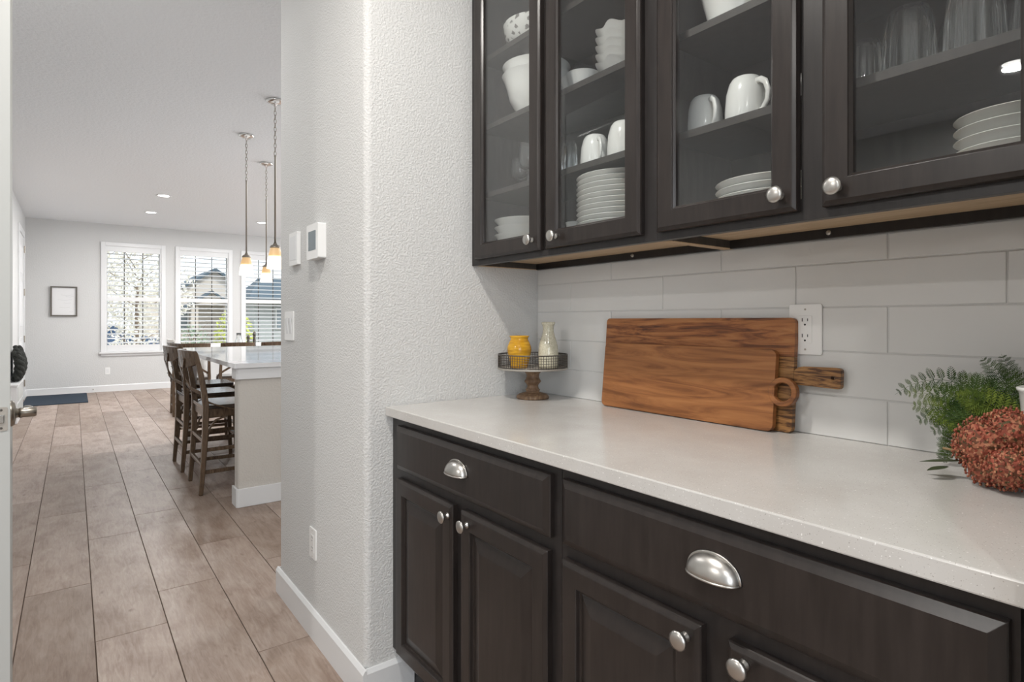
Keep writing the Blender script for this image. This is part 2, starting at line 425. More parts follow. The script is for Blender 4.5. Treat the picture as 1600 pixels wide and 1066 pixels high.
# far wall with three window openings
W = [(.366, 1.293), (1.446, 2.374), (2.526, 3.454)]
CZ0, CZ1 = .655, 2.50; cw = .062
fw = newbm(); xs = XL-.12
for (a, b) in W:
    box(fw, (xs, YF, 0), (a+cw, YF+.14, CEIL)); box(fw, (a+cw, YF, 0), (b-cw, YF+.14, CZ0+.01)); box(fw, (a+cw, YF, CZ1-cw), (b-cw, YF+.14, CEIL)); xs = b-cw
box(fw, (xs, YF, 0), (6.6, YF+.14, CEIL))
struct('wall_far', fw, M['far_wall'])
lv_mesh = None
for i, (a, b) in enumerate(W):
    g = sgroup('window_%d' % (i+1)); g.location = ((a+b)/2, YF, CZ0)
    c = newbm(); y0 = YF-.022
    box(c, (a, y0, CZ0), (a+cw, YF-.0005, CZ1)); box(c, (b-cw, y0, CZ0), (b, YF-.0005, CZ1)); box(c, (a+cw, y0, CZ1-cw), (b-cw, YF-.0005, CZ1))
    obj('casing', c, M['trim'], g, bevel=.003)
    s = newbm(); box(s, (a-.025, YF-.055, CZ0-.02), (b+.025, YF-.0005, CZ0+.008)); box(s, (a, YF-.02, CZ0-.065), (b, YF-.0005, CZ0-.02))
    obj('sill', s, M['trim'], g, bevel=.003)
    # shutter frame: stiles, rails and divider rail
    ia, ib = a+cw, b-cw; s = newbm(); ya, yb = YF-.006, YF+.03; st = .022
    z0, z1 = CZ0+.01, CZ1-cw
    box(s, (ia, ya, z0), (ia+st, yb, z1)); box(s, (ib-st, ya, z0), (ib, yb, z1)); 
    box(s, (ia+st, ya, z0), (ib-st, yb, .775)); box(s, (ia+st, ya, 2.345), (ib-st, yb, z1)); box(s, (ia+st, ya, 1.515), (ib-st, yb, 1.585))
    obj('shutter_frame', s, M['trim'], g, bevel=.002)
    if lv_mesh is None:
        w2 = (ib-ia)/2-st-.002
        lb = newbm(); pr_ = [(-.034,0),(-.02,.0045),(0,.0055),(.02,.0045),(.034,0),(.02,-.0045),(0,-.0055),(-.02,-.0045)]
        va = [lb.verts.new((-w2, p, q)) for p, q in pr_]; vb = [lb.verts.new((w2, p, q)) for p, q in pr_]
        for k in range(8): lb.faces.new((va[k], va[(k+1)%8], vb[(k+1)%8], vb[k]))
        lb.faces.new(va[::-1]); lb.faces.new(vb); lv_mesh = bpy.data.meshes.new('louver'); lb.to_mesh(lv_mesh); lb.free(); lv_mesh.materials.append(M['louver'])
    for (za, zb, n) in ((.775, 1.515, 10), (1.585, 2.345, 10)):
        for k in range(n):
            l = bpy.data.objects.new('louver', lv_mesh); COL.objects.link(l); l.parent = g
            l.location = (0, .012, za+(zb-za)*(k+.5)/n - CZ0); l.rotation_euler = (R(20), 0, 0)
    s = newbm(); yy = YF+.10
    box(s, (ia, yy-.02, z0), (ia+.03, yy+.02, z1)); box(s, (ib-.03, yy-.02, z0), (ib, yy+.02, z1)); box(s, (ia+.03, yy-.02, z0), (ib-.03, yy+.02, z0+.04)); box(s, (ia+.03, yy-.02, z1-.04), (ib-.03, yy+.02, z1)); box(s, (ia+.03, yy-.018, 1.53), (ib-.03, yy+.018, 1.57))
    obj('sash', s, M['trim'], g)
    for fx in (1/3, 2/3):
        xm = ia+(ib-ia)*fx; obj('muntin', B((xm-.007, yy-.012, z0+.04), (xm+.007, yy-.003, z1-.04)), M['wire'], g)
    obj('glass_pane', B((ia+.03, yy-.002, z0+.04), (ib-.03, yy+.002, z1-.04)), M['winpane'], g)
# baseboards
def baseboard(name, pts, h=.107, t=.013):
    """runs along straight pieces: list of (x0,y0,x1,y1, nx, ny)"""
    b = newbm()
    for x0,y0,x1,y1,nx,ny in pts:
        prof = [(0,0),(t,0),(t,h-.012),(t*.45,h),(0,h)]
        va = [b.verts.new((x0+nx*p, y0+ny*p, q)) for p, q in prof]; vb = [b.verts.new((x1+nx*p, y1+ny*p, q)) for p, q in prof]
        n = len(prof)
        for k in range(n): b.faces.new((va[k], va[(k+1)%n], vb[(k+1)%n], vb[k]))
        b.faces.new(va[::-1]); b.faces.new(vb)
    bmesh.ops.recalc_face_normals(b, faces=b.faces[:])
    return struct(name, b, M['trim'])
t = .013
baseboard('baseboard_partition', [(XW-.0002, YW-t, XW-.0002, 2.65+t, -1, 0), (XW-.0001, YW-.0002, .884, YW-.0002, 0, -1), (XW-.0001, 2.6502, 6.4, 2.6502, 0, 1)])
baseboard('baseboard_far', [(XL, YF-.0002, 6.4, YF-.0002, 0, -1)], .11)
baseboard('baseboard_left', [(XL+.0002, DIVY+.13, XL+.0002, 10.31, 1, 0), (XL+.0002, 11.47, XL+.0002, YF, 1, 0)], .11)
baseboard('baseboard_right', [(XW-.0002, -2.29, XW-.0002, YN+t, -1, 0), (XW-.0001, YN+.0002, .884, YN+.0002, 0, 1)])
baseboard('baseboard_back', [(-3.39, -2.2998, XW, -2.2998, 0, 1)])
# front door in the left wall
g = sgroup('door_2'); g.location = (XL, 10.9, 0)
dz, ya, yb = 2.42, 10.42, 11.36
d = obj('door_slab', ringpanel(newbm(), 0, 1, 0, 1, [(0,0),(0,.01)], 0), M['trim'], g)
bpy.data.objects.remove(d, do_unlink=True)
sl = newbm(); box(sl, (XL-.0001, ya, .012), (XL+.008, yb, dz)); obj('door_slab', sl, M['trim'], g)
for (z0, z1) in ((.25, .95), (1.1, 1.75), (1.85, 2.3)):
    for (a, b) in ((ya+.11, 10.85), (10.93, yb-.11)):
        p = newbm(); 
        for (i0, o0, i1, o1) in (): pass
        vs = []
        for ins, out in ((0,.008),(.012,.014),(.03,.014),(.05,.009)):
            ring = [p.verts.new((XL+out, y, z)) for y, z in ((a+ins,z0+ins),(b-ins,z0+ins),(b-ins,z1-ins),(a+ins,z1-ins))]
            if vs:
                for k in range(4): p.faces.new((vs[k], vs[(k+1)%4], ring[(k+1)%4], ring[k]))
            vs = ring
        p.faces.new(vs); bmesh.ops.recalc_face_normals(p, faces=p.faces[:])
        obj('door_panel', p, M['trim'], g)
c = newbm(); box(c, (XL, ya-.1, 0), (XL+.018, ya-.008, dz+.1)); box(c, (XL, yb+.008, 0), (XL+.018, yb+.1, dz+.1)); box(c, (XL, ya-.008, dz+.008), (XL+.018, yb+.008, dz+.1))
obj('casing', c, M['trim'], g, bevel=.003)
for z in (2.25, 1.61, .91, .25):
    h = newbm(); lathe(h, [(0,-.05),(.009,-.05),(.009,.05),(0,.05)], (XL+.017, yb+.002, z), 10); box(h, (XL+.0081, yb-.035, z-.05), (XL+.011, yb, z+.05)); obj('hinge', h, M['darknickel'], g)

# ---- foreground door standing open, seen on its latch edge
dirv = Vector((-.0815, .9967, 0)); P0 = Vector((-.123, 1.882, 0)); ang = math.atan2(dirv.y, dirv.x)
g = empty('door_1', P0, ang); g['kind'] = 'structure'
# local frame: x along the door to the hinges, y to the left (thickness), z up
DT = .035; DW = .765; DH = 2.44
s = newbm(); box(s, (0, 0, .01), (DW, DT, DH)); obj('door_slab', s, M['doorwhite'], g, local=True, bevel=.0015)
for side in (0, 1):
    for (z0, z1) in ((.22, .98), (1.10, 2.28)):
        p = newbm(); vs = None
        y = -.0002 if side == 0 else DT+.0002; sg = -1 if side == 0 else 1
        for ins, out in ((0,.0),(.012,.006),(.03,.006),(.045,.001)):
            ring = [p.verts.new((xx, y+sg*out, z)) for xx, z in ((.12+ins,z0+ins),(DW-.12-ins,z0+ins),(DW-.12-ins,z1-ins),(.12+ins,z1-ins))]
            if vs:
                for k in range(4): p.faces.new((vs[k], vs[(k+1)%4], ring[(k+1)%4], ring[k]))
            vs = ring
        p.faces.new(vs); bmesh.ops.recalc_face_normals(p, faces=p.faces[:]); obj('door_panel', p, M['doorwhite'], g, local=True)
LZ = .945
lp = obj('latch_plate', prism(newbm(), rrect(-.0125, -.029, .0125, .029, .004), [rrect(-.007,-.010,.007,.010,.001,1)], .0016, Matrix.Translation((0,DT/2,LZ)) @ Matrix.Rotation(R(90),4,'Y') @ Matrix.Rotation(R(90),4,'Z') @ Matrix.Translation((0,0,-.0016))), M['zinc'], g, local=True)
for z in (-.022, .022):
    s = newbm(); lathe(s, [(0,-.0024),(.0028,-.0022),(.0034,-.0012),(.0034,0)], (0,0,0), 10, Matrix.Rotation(R(90),3,'Y')); bmesh.ops.transform(s, matrix=Matrix.Translation((0,DT/2,LZ+z)), verts=s.verts[:]); obj('screw', s, M['wire'], lp, local=True)
s = newbm(); box(s, (-.006, DT/2-.0055, LZ-.009), (-.0005, DT/2+.0055, LZ+.009)); obj('latch_bolt', s, M['chrome'], g, local=True, bevel=.001)
for sg, y in ((-1, 0), (1, DT)):
    h = newbm(); Mx = Matrix.Rotation(R(90*(-1 if sg < 0 else 1)*-1), 3, 'X')
    lathe(h, [(0,0),(.033,0),(.033,.004),(.029,.009),(.013,.012),(.011,.016),(.0135,.020),(.012,.026),(.0125,.030),(.0125,.048),(.010,.052),(0,.053)], (.06, y, LZ+.005), 24, Mx)
    hd = obj('lever_handle', h, M['darknickel'], g, smooth=True, local=True); autosmooth(hd)
    l = newbm(); yy = y+sg*.042; sweep(l, [(.055,yy,LZ+.005),(.09,yy+sg*.001,LZ+.005),(.14,yy-sg*.002,LZ+.005),(.168,yy-sg*.008,LZ+.004)], [.017,.016,.014,.013], [.021,.020,.018,.014], round_=12); obj('lever_arm', l, M['darknickel'], hd, smooth=True, local=True)
for z in (.25, 1.2, 2.2):
    h = newbm(); lathe(h, [(0,-.05),(.007,-.05),(.007,.05),(0,.05)], (DW+.004, -.006, z), 10); obj('hinge', h, M['darknickel'], g, local=True)

# recessed ceiling lamps
def downlight(x, y, label):
    t = thing('recessed_light', label, 'light', (x, y, CEIL))
    b = newbm(); lathe(b, [(.062,-.0005),(.088,-.0005),(.090,-.004),(.084,-.007),(.066,-.004),(.062,-.0005)], (x,y,CEIL), 28); obj('trim_ring', b, M['trim'], t, smooth=True)
    b = newbm(); lathe(b, [(0,-.003),(.062,-.003),(.062,-.001),(0,-.001)], (x,y,CEIL), 28); obj('lamp_lens', b, M['lamp_disc'], t)
downlight(.936, 8.73, 'round recessed ceiling light nearest the pendants, larger of the two left ones')
downlight(.927, 10.19, 'small round recessed ceiling light in front of the left window')
downlight(2.48, 10.16, 'round recessed ceiling light seen behind the pendant rods')
for (x, y, l) in ((2.48, 7.3, 'added recessed fill light over the dining table, behind the partition'), (-.15, 3.1, 'added recessed fill light just past the foreground door, above the frame'), (3.6, 4.3, 'added recessed fill light over the kitchen, hidden by the partition'), (4.2, 8.2, 'added recessed fill light on the right side of the great room'),  # fixtures of the unseen lamps added to fill the great room
                  (.16, .95, 'recessed ceiling light directly in front of the glass cabinets'), (-2.5, 1.03, 'recessed ceiling light mirrored in the right cabinet glass'), (-.9, -.9, 'added recessed fill light behind the camera')):  # the one behind the camera is an added fill fixture
    downlight(x, y, l)

# ================================================================== NICHE: base cabinets
XFB = .814; XDB = .794; CT0, CT1 = .885, .914
def knob(parent, x, y, z, label=None):
    b = newbm(); lathe(b, [(0,0),(.0085,0),(.0085,.003),(.0055,.006),(.005,.012),(.0065,.015),(.0145,.0185),(.0162,.0215),(.0155,.0245),(.010,.0272),(0,.0285)], (x,y,z), 24, Matrix.Rotation(R(-90),3,'Y'))
    return obj('knob', b, M['nickel'], parent, smooth=True)
def cup_pull(parent, x, y, z):
    a, h, d = .0445, .034, .026; b = newbm(); nt, npx = 24, 8; grid = []
    for i in range(nt+1):
        th = PI*i/nt; row = []
        for j in range(npx+1):
            ph = R(90)*j/npx
            row.append(b.verts.new((x - .001 - d*math.sin(th)**.8*math.cos(ph), y - a*math.cos(th), z + h*(math.sin(th)**.85)*math.sin(ph))))
        grid.append(row)
    for i in range(nt):
        for j in range(npx): b.faces.new((grid[i][j], grid[i+1][j], grid[i+1][j+1], grid[i][j+1]))
    bmesh.ops.remove_doubles(b, verts=b.verts[:], dist=1e-5)
    o = obj('cup_pull', b, M['nickel'], parent, smooth=True)
    md = o.modifiers.new('shell', 'SOLIDIFY'); md.thickness = .0018; md.offset = 0
    b = newbm(); pts = [(x-.002, y - a*1.03*math.cos(PI*i/24), z + h*1.04*math.sin(PI*i/24)**.85) for i in range(25)]
    sweep(b, pts, .005, .0035, ref=(1,0,0), round_=8)
    pts = [(x-.001-d*1.02*math.sin(PI*i/24)**.8, y - a*math.cos(PI*i/24), z) for i in range(25)]
    sweep(b, pts, .0036, .0036, ref=(0,0,1), round_=8)
    obj('pull_rim', b, M['nickel'], o, smooth=True)
    return o
RAISED = [(0,0),(0,.013),(.0015,.0155),(.008,.0195),(.010,.020),(.044,.020),(.046,.0175),(.048,.010),(.054,.009),(.057,.011),(.084,.0175),(.087,.018)]
SLAB = [(0,0),(0,.010),(.0015,.012),(.014,.0185),(.016,.0195)]
def base_cab(y0, y1, doors, drawer, label, knobs, pully, toe0=True):
    t = thing('base_cabinet', label, 'cabinet', (1.1, (y0+y1)/2, 0))
    zb = .145
    b = newbm(); box(b, (XFB+.02, y0+.002, zb), (1.40, y0+.018, CT0-.001)); obj('side_panel', b, M['esp_frame'], t)
    b = newbm(); box(b, (XFB+.02, y1-.018, zb), (1.40, y1-.002, CT0-.001)); obj('side_panel', b, M['esp_frame'], t)
    obj('back_panel', B((1.385, y0+.018, zb), (1.40, y1-.018, CT0-.001)), M['esp_in'], t)
    obj('bottom_panel', B((XFB+.02, y0+.018, zb), (1.385, y1-.018, zb+.018)), M['esp_in'], t)
    f = newbm(); F0, F1 = XFB, XFB+.02
    ym = (doors[0][0]+doors[1][1])/2 if doors[0][0] > doors[1][1] else (doors[1][0]+doors[0][1])/2
    box(f, (F0, y0, zb), (F1, y0+.04, CT0-.0005)); box(f, (F0, y1-.04, zb), (F1, y1, CT0-.0005))
    for z0, z1 in ((zb, .185), (.685, .745), (.845, CT0-.0005)): box(f, (F0, y0+.04, z0), (F1, y1-.04, z1))
    box(f, (F0, ym-.03, .185), (F1, ym+.03, .685))
    obj('face_frame', f, M['esp_frame'], t)
    for (a, b_), (ky, kz) in zip(doors, knobs):
        d = obj('door', ringpanel(newbm(), a, b_, .155, .698, RAISED, XFB-.0003), M['esp'], t, bevel=.0006)
        knob(d, XFB-.0203, ky, kz)
    a, b_ = drawer
    d = obj('drawer_front', ringpanel(newbm(), a, b_, .727, .861, SLAB, XFB-.0003), M['esp'], t, bevel=.0006)
    cup_pull(d, XFB-.0198, pully, .789)
    obj('toe_kick', B((.886, y0+.001, .001), (.90, y1-.001, zb-.001)), M['esp_frame'], t)
    return t
base_cab(.9085, 1.713, [(1.322,1.658),(.939,1.28)], (.933,1.658), 'dark espresso base cabinet beside the textured wall, with two narrow doors and one drawer', [(1.337,.668),(1.243,.669)], 1.29)
base_cab(.1725, .9075, [(.562,.893),(.18,.514)], (.18,.895), 'dark espresso base cabinet below the cutting boards, with one very wide drawer', [(.586,.673),(.483,.676)], .535)
# countertop
c = tag(obj('countertop', B((.7875, YN+.002, CT0), (XT+.0018, YW-.002, CT1)), M['quartz'], bevel=.0025), 'pale speckled quartz countertop running the length of the niche', 'countertop')

# ================================================================== wall cabinets
XFU = 1.115; XDU = 1.095; UZ0, UZ1 = 1.376, 2.43
GLASSD = [(0,0),(0,.012),(.0015,.0155),(.007,.019),(.009,.020),(.0465,.020),(.048,.017),(.052,.013),(.053,.012),(.053,0)]
def wall_cab(y0, y1, doors, knobs, label, shelves):
    t = thing('wall_cabinet', label, 'cabinet', (1.26, (y0+y1)/2, UZ0))
    for a, b_ in ((y0+.001, y0+.013), (y1-.013, y1-.001)):
        s = obj('side_panel', B((XFU+.02, a, UZ0+.002), (XT-.001, b_, UZ1)), M['esp_in'], t)
        obj('edge_strip', B((XFU+.02, a, UZ0), (XT-.001, b_, UZ0+.002)), M['maple'], s)
    obj('back_panel', B((XT-.009, y0+.013, UZ0+.04), (XT-.001, y1-.013, UZ1-.012)), M['esp_in'], t)
    obj('hanging_rail', B((XT-.016, y0+.013, UZ0), (XT-.001, y1-.013, UZ0+.022)), M['esp_frame'], t)
    obj('bottom_panel', B((XFU+.02, y0+.013, UZ0+.022), (XT-.001, y1-.013, UZ0+.040)), M['maple'], t)
    obj('top_panel', B((XFU+.02, y0+.013, UZ1-.012), (XT-.001, y1-.013, UZ1)), M['esp_in'], t)
    f = newbm(); ym = (doors[1][1]+doors[0][0])/2
    box(f, (XFU, y0, UZ0), (XFU+.02, y0+.042, UZ1)); box(f, (XFU, y1-.042, UZ0), (XFU+.02, y1, UZ1))
    box(f, (XFU, y0+.042, UZ0), (XFU+.02, y1-.042, UZ0+.042)); box(f, (XFU, y0+.042, UZ1-.042), (XFU+.02, y1-.042, UZ1))
    box(f, (XFU, ym-.022, UZ0+.042), (XFU+.02, ym+.022, UZ1-.042))
    obj('face_frame', f, M['esp_frame'], t)
    for z in shelves:
        obj('shelf', B((XFU+.028, y0+.014, z-.018), (XT-.010, y1-.014, z)), M['esp_in'], t, bevel=.001)
    for (a, b_), (ky, kz) in zip(doors, knobs):
        d = obj('door', ringpanel(newbm(), a, b_, 1.394, 2.41, GLASSD, XFU-.0003, hole=True), M['esp'], t, bevel=.0005)
        obj('glass_pane', B((XFU-.0085, a+.0525, 1.4465), (XFU-.0055, b_-.0525, 2.3575)), M['pane'], d)
        knob(d, XFU-.0203, ky, kz)
    return t
SH = (1.628, 1.862, 2.10)
wall_cab(.904, 1.7145, [(1.324,1.679),(.943,1.301)], [(1.356,1.426),(1.249,1.425)], 'tall dark glass-fronted wall cabinet beside the textured wall', SH)
wall_cab(.172, .9035, [(.561,.895),(.181,.515)], [(.591,1.427),(.485,1.424)], 'dark glass-fronted wall cabinet on the right, holding mugs and tumblers', SH)
for i, (y, z, l) in enumerate(((.637, 1.388, 'small screw in the dark rail under the right wall cabinet'), (1.228, 1.388, 'small screw in the dark rail under the left wall cabinet'))):
    b = newbm(); lathe(b, [(0,0),(.0055,0),(.0055,.002),(.003,.004),(0,.004)], (XT-.0162, y, z), 14, Matrix.Rotation(R(-90),3,'Y')); lathe(b, [(0,.004),(.002,.004),(.002,.0075),(0,.008)], (XT-.0162, y, z), 10, Matrix.Rotation(R(-90),3,'Y'))
    tag(obj('screw', b, M['nickel']), l, 'screw')

# ------------------------------------------------------------------ dishes
def dish(name, prof, loc, m, label, cat, group=None, seg=32, wav=None, smooth=True):
    b = newbm(); lathe(b, prof, (0,0,0), seg, None, wav)
    o = obj(name, b, m, smooth=False); autosmooth(o, 45) if smooth else None
    o.location = loc; tag(o, label, cat, group); return o
def plate_prof(r, h=.016): return [(0,.003),(r*.55,.003),(r*.57,0),(r*.60,0),(r*.62,.003),(r*.80,.008),(r,h),(r+.0012,h+.0012),(r,h+.0025),(r*.80,.0115),(r*.60,.006),(0,.006)]
ORD = ['topmost', 'second', 'third', 'fourth', 'fifth', 'sixth', 'seventh', 'eighth', 'ninth', 'tenth', 'eleventh', 'twelfth']
def stack(n, name, prof, loc, step, m, fmt, cat, group, **k):
    first = None
    for i in range(n):
        z = loc[2] + step*i; which = n-1-i
        lab = fmt % (ORD[which] + ('' if which == 0 else ' from top'))
        if i == 0: o = first = dish(name, prof, (loc[0], loc[1], z), m, lab, cat, group, **k)
        else:
            o = first.copy(); COL.objects.link(o); o.location = (loc[0], loc[1], z); o['label'] = lab
        o.rotation_euler = (0, 0, i*.21 if not k.get('wav') else 0)
D0 = UZ0+.0402
Zs1, Zs2, Zs3 = 1.6282, 1.8622, 2.1002
# plates in the second door
stack(12, 'dinner_plate', plate_prof(.128, .0165), (1.272, 1.165, D0), .0148, M['china'], '%s white dinner plate in the tall stack behind the second door', 'plate', 'dinner plates in the left cabinet')
# plates in third door
stack(5, 'side_plate', plate_prof(.118, .015), (1.275, .712, D0), .0165, M['china'], '%s white plate in the stack under the mugs, behind the third door', 'plate', 'plates under the mugs')
# embossed plates in fourth door
def emb(r, z, a): return (r*(1+.012*math.sin(a*40)) if r > .06 else r, z)
stack(6, 'embossed_plate', plate_prof(.080, .015), (1.245, .272, D0), .0185, M['stoneware'], '%s white beaded-rim plate stacked behind the fourth door', 'plate', 'beaded plates in the right cabinet', seg=80, wav=emb)
# shallow dishes behind first door
def bowlp(r, h, fr=.45, t=.004): return [(0,.004),(r*fr*.9,.004),(r*fr,0),(r*fr*1.08,0),(r*fr*1.12,.004),(r*.80,h*.45),(r*.95,h*.85),(r,h),(r+.002,h+.001),(r,h+.002),(r*.93,h*.85),(r*.77,h*.5),(r*fr,.009),(0,.008)]
def ovald(r, z, a): return (r*(1.0+.25*abs(math.cos(a))**2), z)
stack(4, 'serving_dish', [(0,.004),(.06,.004),(.062,0),(.068,0),(.080,.006),(.099,.030),(.104,.034),(.105,.036),(.101,.036),(.096,.030),(.074,.010),(0,.008)], (1.250, 1.59, D0), .026, M['china'], '%s shallow white serving dish on the cabinet floor behind the first door', 'dish', 'serving dishes behind the first door', seg=48)
b = newbm(); lathe(b, [(0,0),(.030,0),(.038,.02),(.040,.045),(.034,.07),(.036,.085),(.0375,.085),(.034,.07),(.037,.045),(.034,.02),(0,.004)], (0,0,0), 28)
jug = thing('cream_jug', 'small white cream jug right of the serving dishes behind the first door', 'jug', (1.22, 1.43, D0))
obj('body', b, M['china'], jug, smooth=True, local=True); b = newbm(); sweep(b, [(-.034,.0,.072),(-.055,.0,.068),(-.062,.0,.045),(-.052,.0,.024),(-.036,.0,.018)], .007, .009, ref=(0,1,0), round_=8); obj('handle', b, M['china'], jug, smooth=True, local=True)
# mixing bowls (two nested) on the middle shelf, first door
mb = [(0,.005),(.045,.005),(.047,0),(.052,0),(.060,.018),(.090,.065),(.100,.105),(.108,.130),(.114,.143),(.117,.148),(.114,.150),(.106,.140),(.097,.108),(.086,.068),(.054,.018),(0,.010)]
dish('mixing_bowl', mb, (1.258, 1.535, Zs2), M['china'], 'lower white mixing bowl with flared rim, middle shelf of the first door', 'bowl', 'nested mixing bowls', seg=40)
dish('mixing_bowl', [(r_*.985, z_*.9) for r_, z_ in mb], (1.258, 1.535, Zs2+.046), M['china'], 'upper white mixing bowl nested in the other, middle shelf of the first door', 'bowl', 'nested mixing bowls', seg=40)
# patterned bowl, top shelf first door
m = mat('lattice_glaze', (.72,.72,.69), .25); v = coords(m, (1,1,1)); N, L, bb = nodes(m)
vo = N.new('ShaderNodeTexVoronoi'); vo.feature = 'DISTANCE_TO_EDGE'; vo.inputs['Scale'].default_value = 42; L.new(v, vo.inputs['Vector'])
setcol(m, ramp(m, vo.outputs['Distance'], [(.22, (.74,.74,.71)), (.30, (.22,.21,.20))]))
t = thing('lattice_bowl', 'white bowl with grey lattice pattern on the top shelf of the first door', 'bowl', (1.258, 1.535, Zs3))
b = newbm(); lathe(b, [(.062,0),(.075,.004),(.103,.035),(.112,.075),(.113,.080),(.109,.080),(.098,.036),(.06,.008),(0,.008)], (0,0,0), 40); o = obj('bowl', b, m, t, local=True); autosmooth(o)
b = newbm(); lathe(b, [(0,.0),(.062,.0),(.064,.003),(.055,.006),(0,.006)], (0,0,-.0), 32); obj('foot', b, M['stoneware'], t, local=True)
# fluted bowls stack, second door middle shelf
def flut(r, z, a): return (r*(1+.05*math.sin(a*8)*(z/.05 if z > 0 else 0)), z + (.004*math.sin(a*8) if r > .07 else 0))
stack(5, 'fluted_bowl', [(0,.004),(.035,.004),(.037,0),(.042,0),(.055,.014),(.072,.034),(.083,.048),(.085,.050),(.080,.048),(.068,.034),(.050,.016),(0,.008)], (1.262, 1.135, Zs2), .024, M['china'], '%s white fluted bowl stacked on the middle shelf of the second door', 'bowl', 'fluted bowls', seg=64, wav=flut)
dish('leaf_dish', [(0,.004),(.022,.003),(.026,0),(.034,.004),(.050,.030),(.058,.055),(.060,.058),(.056,.055),(.046,.030),(.030,.010),(0,.008)], (1.235, 1.285, Zs2), M['china'], 'white wavy dish left of the fluted bowls, middle shelf of the second door', 'dish', seg=48, wav=lambda r,z,a: (r*(1+.22*abs(math.cos(a*1.5+.4))), z))
# mugs (upside down)
def mug(x, y, z, rz, label, s=1.0, group=None):
    t = thing('mug', label, 'mug', (x, y, z), rz, group)
    prof = [(.0385,0),(.0405,0),(.0415,.002),(.0415,.035),(.0390,.070),(.0330,.092),(.0270,.101),(.0235,.103),(.0225,.101),(0,.101),(0,.097),(.0260,.097),(.0315,.088),(.0368,.068),(.0390,.035),(.0385,0)]
    prof = [(a*s, b*s) for a, b in prof]; b = newbm(); lathe(b, prof, (0,0,0), 32); o = obj('body', b, M['china'], t, local=True); autosmooth(o, 50)
    b = newbm(); sweep(b, [(.036*s,0,.020*s),(.052*s,0,.022*s),(.066*s,0,.036*s),(.068*s,0,.055*s),(.060*s,0,.074*s),(.046*s,0,.084*s),(.030*s,0,.086*s)], .013*s, .008*s, ref=(0,1,0), round_=10); obj('handle', b, M['china'], t, smooth=True, local=True)
    return t
mg = 'white mugs turned upside down'
mug(1.248, 1.246, Zs1, R(-122), 'left white mug of the pair on the lower shelf of the second door', 1.06, mg)
mug(1.240, 1.125, Zs1, R(-118), 'right white mug of the pair on the lower shelf of the second door', 1.12, mg)
mug(1.250, .868, Zs1, R(-126), 'left white mug above the plates behind the third door', 1.06, mg)
mug(1.235, .748, Zs1, R(-112), 'right white mug above the plates behind the third door', 1.10, mg)
mug(1.300, .660, Zs1, R(-160), 'white mug half hidden at the right edge of the third door', 1.0, mg)
# tall white bowl on mid shelf, third door
dish('serving_bowl', [(0,.005),(.050,.005),(.052,0),(.058,0),(.066,.030),(.082,.090),(.086,.100),(.083,.100),(.075,.080),(.060,.025),(0,.010)], (1.245, .775, Zs2), M['china'], 'white serving bowl on the middle shelf of the third door', 'bowl', seg=40)
# drinking glasses
def tumbler(x, y, z, label, r=.038, h=.115, group=None, stem=False):
    if stem:
        prof = [(0,0),(.032,0),(.032,.002),(.010,.006),(.005,.012),(.005,.040),(.012,.048),(.030,.062),(.034,.085),(.030,.125),(.0288,.125),(.0325,.085),(.028,.064),(.010,.052),(0,.051)]
        prof = [(a*r/.034, b*h/.125) for a, b in prof]
    else:
        prof = [(r,0),(r*1.0,.001),(r*.985,h*.25),(r*.93,h*.60),(r*.88,h*.80),(r*.80,h*.94),(r*.70,h),(0,h),(0,h-.010),(r*.66,h-.010),(r*.80,h*.78),(r*.88,h*.58),(r*.935,h*.25),(r*.955,0),(r,0)]
    b = newbm(); lathe(b, prof, (0,0,0), 84, None, (lambda r_, z_, a_: (r_*(1+.03*math.sin(a_*12)*(1 if r_ > r*.8 else .2)), z_)) if not stem else None); o = obj('drinking_glass', b, M['tumbler']); autosmooth(o, 50); o.location = (x,y,z); tag(o, label, 'glass', group); return o
gg = 'tumblers turned upside down in the right cabinet'
tumbler(1.250, .532-.03, Zs1, 'leftmost upside-down glass tumbler behind the fourth door', .034, .105, gg)
tumbler(1.245, .425, Zs1, 'large upside-down glass tumbler, second from left behind the fourth door', .044, .135, gg)
tumbler(1.235, .323, Zs1, 'large upside-down glass tumbler, third from left behind the fourth door', .044, .140, gg)
tumbler(1.225, .228, Zs1, 'rightmost upside-down glass tumbler behind the fourth door', .040, .135, gg)
tumbler(1.335, .470, Zs1, 'glass tumbler in the back row left, behind the fourth door', .036, .11, gg)
tumbler(1.330, .372, Zs1, 'glass tumbler in the back row centre, behind the fourth door', .038, .12, gg)
tumbler(1.330, .275, Zs1, 'glass tumbler in the back row right, behind the fourth door', .038, .12, gg)
gs = 'stemmed glasses on the lower shelf of the first door'
tumbler(1.245, 1.610, Zs1, 'leftmost stemmed glass on the lower shelf of the first door', .030, .118, gs, True)
tumbler(1.220, 1.530, Zs1, 'stemmed glass second from left on the lower shelf of the first door', .033, .150, gs, True)
tumbler(1.215, 1.450, Zs1, 'stemmed glass third from left on the lower shelf of the first door', .033, .150, gs, True)
tumbler(1.315, 1.560, Zs1, 'stemmed glass behind the others on the lower shelf of the first door', .030, .130, gs, True)
tumbler(1.235, 1.345, Zs1, 'slim glass left of the mugs behind the second door', .026, .115)
tumbler(1.305, 1.335, Zs1, 'slim glass behind another, left of the mugs in the second door', .026, .115)
dish('small_cup', [(0,.003),(.018,0),(.022,.004),(.026,.035),(.028,.045),(.026,.045),(.022,.01),(0,.006)], (1.25, 1.338, D0+.03), M['china'], 'small white cup on a jar left of the plate stack', 'cup')
dish('glass_jar', [(0,0),(.022,0),(.023,.002),(.023,.027),(.021,.0295),(0,.0295)], (1.25, 1.338, D0), M['tumbler'], 'small glass jar under the white cup left of the plate stack', 'jar')

